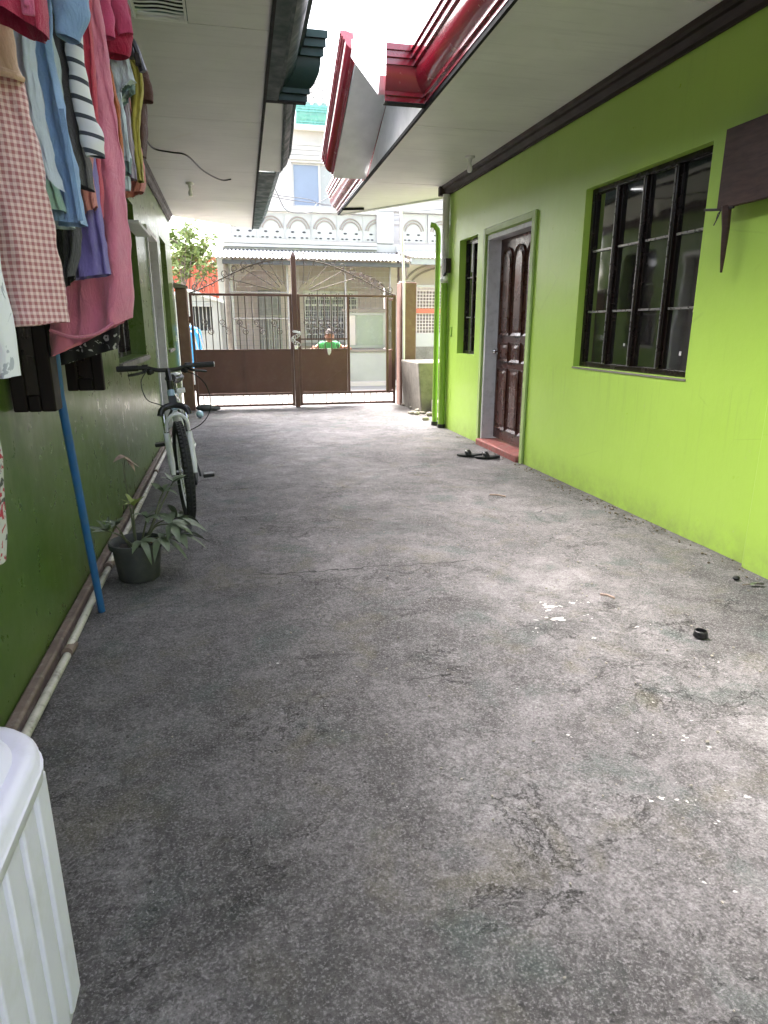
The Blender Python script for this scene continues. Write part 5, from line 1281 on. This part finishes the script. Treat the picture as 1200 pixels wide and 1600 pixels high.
for i in range(n): mb.loft(rings[i], rings[i+1], caps=(i in (0, n-1)))
sa = L('saddle', mb, M['black'], sharp=70)
mb = MB(); mb.ball((0, .45, .925), .06, 12, 8, (.95, 1, .3)); L('saddle_pad', mb, M['bikewhite'], sa)
# stem, bars, grips, levers
L('stem', S(MB().tube([HT, HT + V(0,.0,.07)], .022, 12).tube([HT + V(0,0,.05), HB], .020, 10)), M['black'])
bar = L('handlebar', S(MB().tube(catmull([(-.32, -.10, 1.02), (-.15, -.12, 1.02), (-.06, -.14, 1.0), (.06, -.14, 1.0), (.15, -.12, 1.02), (.32, -.10, 1.02)], 5), .0145, 10)), M['black'])
for s in (-1, 1):
    L('grip', S(MB().tube([(s*.19, -.115, 1.02), (s*.325, -.10, 1.02)], [.019, .020], 12)), M['rubber'], bar)
    L('grip_end', S(MB().tube([(s*.325, -.10, 1.02), (s*.333, -.10, 1.02)], .018, 12)), M['galv'] if s > 0 else M['black'], bar)
    L('brake_lever', S(MB().tube(catmull([(s*.14, -.12, 1.01), (s*.155, -.155, .995), (s*.20, -.165, .985), (s*.265, -.155, .975)], 4), [.010, .009]*6+[.007], 8)), M['black'], bar)
    L('lever_clamp', S(MB().tube([(s*.125, -.12, 1.02), (s*.165, -.115, 1.02)], .023, 12)), M['black'], bar)
    L('shifter', S(MB().bar((s*.10, -.125, .995), (s*.13, -.15, .985), .035, .03)), M['black'], bar, bevel=.005)
L('brake_cable', S(MB().tube(catmull([(-.14, -.16, 1.0), (-.19, -.24, .93), (-.17, -.30, .82), (-.09, -.33, .78), (-.02, -.345, .745)], 6), .0035, 6)), M['black'], bar)
L('gear_cable', S(MB().tube(catmull([(.10, -.15, .99), (.19, -.20, .95), (.26, -.16, .85), (.27, -.10, .70), (.20, .0, .58), (.03, .10, .50)], 6), .0035, 6)), M['black'], bar)
L('front_reflector', S(MB().bar((.03, -.27, .86), (.09, -.275, .865), .03, .035)), M['bikewhite'], bar, bevel=.006)
# cranks, chainring, pedals
cr = L('chainring', MB().lathe([(.07, .045), (.09, .045), (.09, .052), (.07, .052), (.07, .045)], (0, BB.y, BB.z), 30, 'x'), M['black'])
ca = Vector((0, -.55, -.62)).normalized()*.165
for s in (-1, 1):
    e = BB + ca + V(.085, 0, 0) if s > 0 else BB - ca + V(-.115, 0, 0)
    L('crank', MB().bar(BB + V(s*.06,0,0), e, .014, .026), M['black'], cr, bevel=.003)
    pd = L('pedal', MB().box(e.x+s*.02, e.x+s*.105, e.y-.045, e.y+.045, e.z-.014, e.z+.014), M['black'], cr, bevel=.008)

# ================================================================== POTTED PLANT
px_, py_ = -.535, 3.47
pt = thing('potted_plant', 'straggly houseplant in a dark plastic pot beside the waste pipe', 'potted plant', (px_, py_, 0))
mb = MB(); mb.lathe([(.001, .0), (.098, .0), (.104, .008), (.118, .13), (.121, .175), (.138, .177), (.140, .205), (.132, .207), (.118, .19), (.112, .16), (.001, .16)], (px_, py_, 0), 36); part('pot', mb, M['pot'], pt, sharp=50)
mb = MB(); mb.lathe([(.001, .172), (.06, .170), (.112, .162)], (px_, py_, 0), 18); mb.v = [(x, y, z + .012*noise.noise((x*40, y*40, 1))) for x, y, z in mb.v]; part('soil', mb, M['soil'], pt)
def leaf_mb(base, d, ln_, wd, droop, seed, n=7):
    d = Vector(d).normalized(); side = d.cross(Vector((0,0,1))).normalized(); u_ = side.cross(d)
    vs = []; fs = []
    rnd = random.Random(seed); tw = rnd.uniform(-.5, .5)
    sd_ = (Matrix.Rotation(tw, 3, d) @ side); ud = sd_.cross(d)
    for i in range(n+1):
        t_ = i/n; p = Vector(base) + d*ln_*t_ + Vector((0,0,-droop*t_*t_)); wv = wd*math.sin(math.pi*min(1, t_*.96+.04))**.8*(1-.35*t_)
        cup = .25*wv
        vs += [p - sd_*wv + ud*cup, p - ud*.0, p + sd_*wv + ud*cup]
    for i in range(n): k = i*3; fs += [(k, k+1, k+4, k+3), (k+1, k+2, k+5, k+4)]
    return MB().add(vs, fs)
def stemline(pts, r=.005): 
    return MB().tube(catmull([Vector((px_, py_, 0)) + Vector(p) for p in pts], 6), [lerp(r*1.3, r*.6, i/(6*(len(pts)-1))) for i in range(6*(len(pts)-1)+1)], 6)
rnd = random.Random(11)
def cluster(stem_pts, nleaf, ln_, wd, m, spread=1.0, droop=.06, up_=.15, sd=0):
    s_ = part('stem', stemline(stem_pts), M['stem'], pt)
    tip = Vector((px_, py_, 0)) + Vector(stem_pts[-1])
    dirn = (Vector(stem_pts[-1]) - Vector(stem_pts[-2])).normalized()
    for i in range(nleaf):
        a = 2*math.pi*(i+rnd.random()*.5)/nleaf
        d = Vector((math.cos(a)*spread, math.sin(a)*spread, up_ + rnd.uniform(-.25, .25))) + dirn*.7
        part('leaf', leaf_mb(tip, d, ln_*rnd.uniform(.75, 1.15), wd*rnd.uniform(.8, 1.15), droop*rnd.uniform(.5, 1.5), sd*31+i), m, pt, sharp=180)
cluster([(.0, .0, .17), (.0, -.01, .28), (.005, -.02, .36), (.01, -.03, .40)], 8, .085, .016, M['youngleaf'], .9, .02, .35, 1)
cluster([(-.02, .02, .17), (-.08, .0, .24), (-.13, -.02, .27)], 8, .12, .011, M['plantleaf'], 1.0, .02, .4, 2)
cluster([(.03, .02, .17), (.10, .05, .30), (.17, .10, .43), (.20, .12, .48)], 5, .11, .016, M['plantleaf'], .8, .03, .0, 3)
cluster([(.04, .0, .17), (.10, .0, .27), (.18, -.02, .29)], 7, .15, .024, M['plantleaf'], 1.0, .07, .0, 4)
cluster([(.04, -.03, .17), (.08, -.05, .22), (.13, -.07, .23)], 6, .15, .028, M['plantleaf'], .8, .10, -.1, 5)
cluster([(.02, .04, .17), (.10, .10, .26), (.20, .12, .28)], 6, .17, .026, M['plantleaf'], .8, .09, .0, 6)
cluster([(.0, -.03, .17), (.03, -.08, .22), (.04, -.10, .23)], 4, .12, .020, M['plantleaf'], .9, .08, .0, 8)
cluster([(.03, .01, .17), (.09, .03, .29), (.13, .06, .40), (.15, .07, .44)], 5, .13, .018, M['plantleaf'], .9, .05, .1, 9)
cluster([(-.03, -.01, .17), (-.06, -.04, .26), (-.08, -.06, .31)], 7, .10, .013, M['plantleaf'], 1.0, .03, .2, 10)
cluster([(.05, .02, .17), (.14, .02, .22), (.22, .0, .22)], 6, .14, .022, M['plantleaf'], .9, .08, .1, 12)
cluster([(.02, .0, .17), (.05, -.01, .27), (.07, -.03, .33)], 6, .12, .020, M['plantleaf'], .9, .06, .1, 13)
s_ = part('stem', stemline([(-.01, .03, .17), (-.02, .05, .40), (-.03, .06, .56), (-.02, .06, .625)], .004), M['stem'], pt)
for k, (dx, dz, ln_) in enumerate(((1, -.25, .11), (-.8, .1, .06), (.6, -.6, .07))):
    part('leaf', leaf_mb(Vector((px_-.02-.03*(k == 0), py_+.06, .64)), (dx, -.3, dz), ln_, .022, .03, 90+k), M['deadleaf'], pt, sharp=180, label='dry pale leaf at the top')
part('leaf', leaf_mb(Vector((px_-.02, py_-.08, .19)), (.6, -.6, .1), .05, .012, .01, 99), M['bikewhite'], pt, sharp=180, label='bleached leaf on the soil')

# ================================================================== WHITE RIBBED BIN
bx0, bx1, by0, by1, bz = -1.0, -.362, .45, 1.15, .592
bn = thing('plastic_bin', 'white ribbed plastic bin with a rounded stepped lid in the near left corner', 'bin', ((bx0+bx1)/2, (by0+by1)/2, 0))
def rrect(x0, x1, y0, y1, r, z, n=7):
    pts = []
    for (cx_, cy_, a0) in ((x1-r, y1-r, 0), (x0+r, y1-r, 90), (x0+r, y0+r, 180), (x1-r, y0+r, 270)):
        for i in range(n+1):
            a = R(a0 + 90*i/n); pts.append((cx_ + r*math.cos(a), cy_ + r*math.sin(a), z))
    return pts
def stack(secs):
    mb = MB(); n = len(secs[0]); vs = [p for s_ in secs for p in s_]; fs = []
    for i in range(len(secs)-1):
        for k in range(n): l = (k+1) % n; fs.append((i*n+k, i*n+l, (i+1)*n+l, (i+1)*n+k))
    fs += [tuple(range(n-1, -1, -1)), tuple(range((len(secs)-1)*n, len(secs)*n))]
    return mb.add(vs, fs)
rb = lambda ins, z, r=.05: rrect(bx0+ins, bx1-ins, by0+ins, by1-ins, r, z)
part('body', stack([rb(.010, .0), rb(.004, .02), rb(.006, bz-.03)]), M['bin'], bn, sharp=40)
for k in range(7):
    y1_ = by1 - .050 - k*.082; y0_ = y1_ - .068; xa, xb = bx1-.012, bx1+.002
    part('rib', MB().loft([(xa, y0_, .03), (xb, y0_+.006, .034), (xb, y1_-.006, .034), (xa, y1_, .03)], [(xa, y0_, bz-.06), (xb, y0_+.006, bz-.064), (xb, y1_-.006, bz-.064), (xa, y1_, bz-.06)]), M['bin'], bn, bevel=.003)
rl = lambda o, z, r=.13: rrect(bx0-o, bx1+o, by0-o, by1+o, r, z, 10)
ld = part('lid', stack([rl(.008, bz-.055), rl(.012, bz-.05), rl(.014, bz-.028), rl(.010, bz-.024), rl(.010, bz-.006), rl(.004, bz+.004), rl(-.012, bz+.008), rl(-.02, bz+.008), rl(-.026, bz+.020), rl(-.05, bz+.032), rl(-.075, bz+.036), rl(-.2, bz+.040, .06)]), M['bin'], bn, sharp=50)
mb = MB(); mb.lathe([(.001, bz+.040), (.05, bz+.040), (.052, bz+.050), (.03, bz+.058), (.001, bz+.058)], ((bx0+bx1)/2+.17, by1-.22, 0), 20); part('lid_knob', mb, M['tindark'], ld)

# ================================================================== SMALL THINGS ON THE GROUND
def slipper(name, label, x, y, rz, tilt=0):
    t_ = thing(name, label, 'slipper', (x, y, 0), rot=(0, 0, rz), group='pair of slippers by the door')
    out = [(.045*math.sin(a)*(1.0 + .12*math.cos(a)) + .004*math.cos(2*a), .13*math.cos(a)) for a in [2*math.pi*k/24 for k in range(24)]]
    mb = MB(); mb.loft([(p[0]*.97, p[1], .004) for p in out], [(p[0]*1.02, p[1]*1.01, .022 + .010*(p[1] < -.05)) for p in out]); so = part('sole', mb, M['rubber'], t_, local=True, bevel=.004)
    mb = MB(); top_ = [(-.050, .035, .02), (-.040, .05, .048), (0, .06, .066), (.040, .05, .048), (.050, .035, .02)]
    a_ = catmull(top_, 4); b_ = [p + V(0, -.055, .004) for p in a_]
    mb.add(a_ + b_, [(i, i+1, len(a_)+i+1, len(a_)+i) for i in range(len(a_)-1)]); part('strap', mb, M['black'], t_, local=True, solid=.006, sharp=80)
    mb = MB(); mb.box(.006, .022, .012, .034, .066, .071); part('badge', mb, M['bikewhite'], t_, local=True)
slipper('slipper', 'black slipper farther from the red threshold, overlapped by its mate', 2.36, 6.28, R(70)); slipper('slipper', 'black slipper nearer the red threshold with a pale badge', 2.50, 6.14, R(78))
mb = MB(); mb.lathe([(.001, .0), (.028, .0), (.030, .004), (.027, .026), (.023, .028), (.021, .012), (.001, .012)], (1.905, 2.19, 0), 20); single('bottle_cap', mb, M['black'], 'small black round cap on the concrete near the right wall', 'cap', sharp=40)
def slab_z(x, y): return -.004 + .0045*(noise.noise((x*1.6, y*1.6, 1.7)) + .45*noise.noise((x*1.6*3.1, y*1.6*3.1, 4.2)))
def flakes(pts, seed):
    rnd = random.Random(seed); mb = MB()
    for (x, y, r_, n_) in pts:
        for k in range(n_):
            f_ = rnd.random()**1.8
            cx_, cy_ = x + rnd.gauss(0, r_*1.5), y + rnd.gauss(0, r_*.9); q = r_*lerp(.10, .75, f_); m_ = 16 if q > .008 else 7; ph_ = rnd.random()*9
            st_, an = rnd.uniform(1.0, 2.2), rnd.uniform(-.5, .5)
            ring = []
            for i in range(m_):
                a_ = 2*math.pi*i/m_; rr = q*(.65 + .75*noise.noise((math.cos(a_)*1.6 + ph_, math.sin(a_)*1.6, ph_)))
                u_, v_ = rr*math.cos(a_)*st_, rr*math.sin(a_)
                ring.append((cx_ + u_*math.cos(an) - v_*math.sin(an), cy_ + u_*math.sin(an) + v_*math.cos(an), 0))
            ring = [(p_[0], p_[1], slab_z(p_[0], p_[1]) + .0012) for p_ in ring]
            mb.slab(ring, (0, 0, .0006))
    return mb
fl = []
for (a, b, r_, n_) in ((850, 945, .035, 9), (862, 967, .032, 8), (905, 940, .022, 5), (916, 962, .02, 3), (995, 975, .03, 3), (930, 990, .015, 3), (835, 985, .015, 3), (1075, 1252, .018, 5), (1020, 1245, .012, 4), (1155, 1242, .012, 3), (1000, 1255, .008, 2), (1075, 1150, .014, 3), (1110, 1165, .012, 2), (1125, 1285, .010, 2), (430, 1037, .012, 3), (890, 1150, .01, 3), (1015, 1140, .012, 3), (1110, 1375, .012, 4), (1150, 1385, .006, 4)):
    p = atZ(a, b); fl.append((p.x, p.y, r_, n_))
part('paint_flakes', flakes(fl, 5), M['flake'], kind='stuff')
rnd = random.Random(9); sp = []
for k in range(150): sp.append((rnd.uniform(-.3, 2.6), rnd.uniform(.9, 6) , .006, 1))
part('paint_specks', flakes(sp, 6), M['flake'], kind='stuff')
def grit_mb(cx_, cy_, sx, sy, n_, seed, smin=.003, smax=.010):
    rnd = random.Random(seed); mb = MB()
    for k in range(n_):
        x, y, r_ = rnd.gauss(cx_, sx), rnd.gauss(cy_, sy), rnd.uniform(smin, smax)
        mb.ball((x, y, r_*.5), r_, 5, 3, (rnd.uniform(.7, 1.5), rnd.uniform(.7, 1.3), .7))
    return mb
part('loose_grit', grit_mb(1.2, 3, .8, 1.6, 420, 4, .002, .006), M['stone'], kind='stuff', sharp=60)
part('wall_foot_grit', grit_mb(2.66, 4.2, .04, 1.4, 160, 14, .003, .010), M['earth'], kind='stuff', sharp=60)
q = atZ(1150, 906); mb = MB(); mb.ball((q.x, q.y, .012), .017, 9, 6, (1.2, 1, .8)); single('pebble', mb, M['black'], 'dark pebble on the concrete left of the withered leaf scrap', 'pebble')
q = atZ(1183, 915); mb = leaf_mb(Vector((q.x-.03, q.y, .014)), (1, -.2, .1), .07, .018, .01, 3); mb2 = leaf_mb(Vector((q.x-.05, q.y-.01, .012)), (1, .3, .05), .05, .012, .0, 5); mb.add(mb2.v, mb2.f)
tw = thing('withered_sprig', 'withered dark sprig lying against the lime wall foot', 'sprig', (q.x, q.y, 0))
part('leaf', mb, M['plantleaf'], tw, sharp=180); part('twig', MB().tube([(q.x-.08, q.y+.01, .008), (q.x, q.y, .012), (q.x+.03, q.y-.01, .01)], .004, 6), M['bark'], tw)
for (a, b, a2, b2, lab) in ((938, 932, 960, 938, 'thin pale splinter lying right of the white paint flakes'), (765, 775, 790, 778, 'thin twig lying on the concrete before the slippers')):
    p, q = atZ(a, b), atZ(a2, b2); single('splinter', MB().tube([(p.x, p.y, .012), ((p.x+q.x)/2, (p.y+q.y)/2+.006, .016), (q.x, q.y, .012)], .006, 6), M['deadleaf'], lab, 'splinter')

# ================================================================== CHILD BEHIND THE GATE
pc = Vector((1.665, GY + .34, 0))
pr_ = thing('person', 'child in a bright green shirt leaning over the sheet of the right gate leaf', 'person', tuple(pc))
def skin_body(name, verts, edges, radii, m, parent, sub=2, root=0):
    me = bpy.data.meshes.new(name); me.from_pydata([tuple(Vector(v)) for v in verts], edges, []); me.update()
    o = bpy.data.objects.new(name, me); COL.objects.link(o)
    sk = o.modifiers.new('skin', 'SKIN'); sk.use_smooth_shade = True
    for i, r_ in enumerate(radii): me.skin_vertices[0].data[i].radius = (r_, r_) if not isinstance(r_, tuple) else r_
    me.skin_vertices[0].data[root].use_root = True
    ss = o.modifiers.new('sub', 'SUBSURF'); ss.levels = sub; ss.render_levels = sub
    me.materials.append(m); o.parent = parent
    return o
bv = [(0,0,.62), (0,-.02,.75), (0,-.06,.90), (0,-.09,1.0), (0,-.11,1.05), (0,-.12,1.08),           # pelvis..neck
      (-.13,-.08,1.0), (-.235,-.10,.945), (-.30,-.24,.965), (.13,-.08,1.0), (.235,-.10,.945), (.30,-.24,.965),   # arms to the gate rail
      (-.075,-.02,.57), (-.09,-.12,.44), (-.085,-.235,.30), (-.085,-.31,.27), (.075,-.02,.57), (.09,-.12,.44), (.085,-.235,.30), (.085,-.31,.27)]
be = [(0,1),(1,2),(2,3),(3,4),(4,5),(3,6),(6,7),(7,8),(3,9),(9,10),(10,11),(0,12),(12,13),(13,14),(14,15),(0,16),(16,17),(17,18),(18,19)]
br = [(.10,.08),(.10,.075),(.115,.075),(.09,.065),.04,.038,.05,.040,.028,.05,.040,.028,.07,.045,.032,.022,.07,.045,.032,.022]
skin_body('body', bv, be, br, M['skin'], pr_)
sv_ = [(0,0,.60), (0,-.02,.74), (0,-.06,.89), (0,-.085,.985), (-.11,-.08,1.005), (-.20,-.11,.98), (.11,-.08,1.005), (.20,-.11,.98), (0,-.10,1.035)]
M['greenshirt'] = m_fabric('bright green t-shirt cotton', (.13, .62, .22), .1)
skin_body('shirt', sv_, [(0,1),(1,2),(2,3),(3,4),(4,5),(3,6),(6,7),(3,8)], [(.13,.10),(.125,.095),(.14,.09),(.12,.08),.066,.06,.066,.06,.062], M['greenshirt'], pr_)
M['shorts'] = m_fabric('dark blue shorts cotton', (.03, .04, .09))
skin_body('shorts', [(0,0,.68), (0,0,.62), (-.075,-.03,.55), (-.09,-.10,.46), (.075,-.03,.55), (.09,-.10,.46)], [(0,1),(1,2),(2,3),(1,4),(4,5)], [(.115,.095),(.115,.095),.085,.07,.085,.07], M['shorts'], pr_)
hc = Vector((0, -.135, 1.145))
mb = MB(); mb.ball((0,0,0), .1, 24, 18, (.78, .92, 1.08))
vv = []
for x, y, z in mb.v:
    if z < -.02: x *= 1 - .28*min(1, (-.02-z)/.09); y += -.010*min(1, (-.02-z)/.09)
    if y < -.05: y *= 1 - .10*max(0, abs(z)-.01)/.09 
    vv.append((hc.x+x, hc.y+y, hc.z+z))
mb.v = vv; hd = part('head', mb, M['skin'], pr_, local=True, sharp=180)
part('nose', MB().loft([(-.010, hc.y-.086, hc.z-.005), (.010, hc.y-.086, hc.z-.005), (.014, hc.y-.083, hc.z-.032), (-.014, hc.y-.083, hc.z-.032)], [(-.004, hc.y-.092, hc.z-.004), (.004, hc.y-.092, hc.z-.004), (.008, hc.y-.105, hc.z-.030), (-.008, hc.y-.105, hc.z-.030)]), M['skin'], hd, local=True, bevel=.003)
for s in (-1, 1):
    part('eye', MB().ball((s*.030, hc.y-.079, hc.z+.005), .010, 10, 7, (1.3, .6, .7)), M['slot'], hd, local=True)
    part('ear', MB().ball((s*.078, hc.y+.005, hc.z-.008), .020, 10, 7, (.4, .8, 1.3)), M['skin'], hd, local=True)
    part('eyebrow', MB().bar((s*.018, hc.y-.086, hc.z+.022), (s*.044, hc.y-.078, hc.z+.022), .006, .005), M['hair'], hd, local=True)
M['lip'] = plain('lips', (.28, .09, .07), .5, .05)
part('mouth', MB().ball((0, hc.y-.083, hc.z-.052), .018, 10, 6, (1.1, .4, .32)), M['lip'], hd, local=True)
mb = MB(); mb.ball((0,0,0), .104, 24, 14, (.84, .98, 1.08)); mb.v = [(hc.x+x, hc.y+y+.002, hc.z+max(z, .012 + (.022 if y < -.03 else -.05 if y > .02 else -.01)) + .006 + .004*noise.noise((x*60, y*60, z*60))) for x, y, z in mb.v]; part('hair', mb, M['hair'], hd, local=True, sharp=180)
for s in (-1, 1):
    w0 = Vector((s*.305, -.255, .962)); dirv = Vector((s*.25, -1, -.05)).normalized(); sd_ = Vector((1, s*.25, 0)).normalized()
    hnd = part('hand', MB().slab([w0 - sd_*.018, w0 + sd_*.018, w0 + sd_*.026 + dirv*.05, w0 - sd_*.026 + dirv*.05], (0,0,-.016)), M['skin'], pr_, local=True, bevel=.006)
    for k in range(4):
        b0 = w0 + sd_*(-.020 + .0135*k) + dirv*.048 + V(0,0,-.008); l_ = (.040, .046, .044, .034)[k]
        part('finger', MB().tube([b0, b0 + dirv*l_*.5 + V(0,0,.003), b0 + dirv*l_*.8 + V(0,0,-.012), b0 + dirv*l_*.85 + V(0,0,-.030)], [.0062, .006, .0055, .0045], 8), M['skin'], hnd, local=True)
    b0 = w0 - sd_*s*.018 + dirv*.015 + V(0,0,-.008)
    part('thumb', MB().tube([b0, b0 - sd_*s*.018 + dirv*.018, b0 - sd_*s*.020 + dirv*.034 + V(0,0,-.012)], [.008, .007, .005], 8), M['skin'], hnd, local=True)
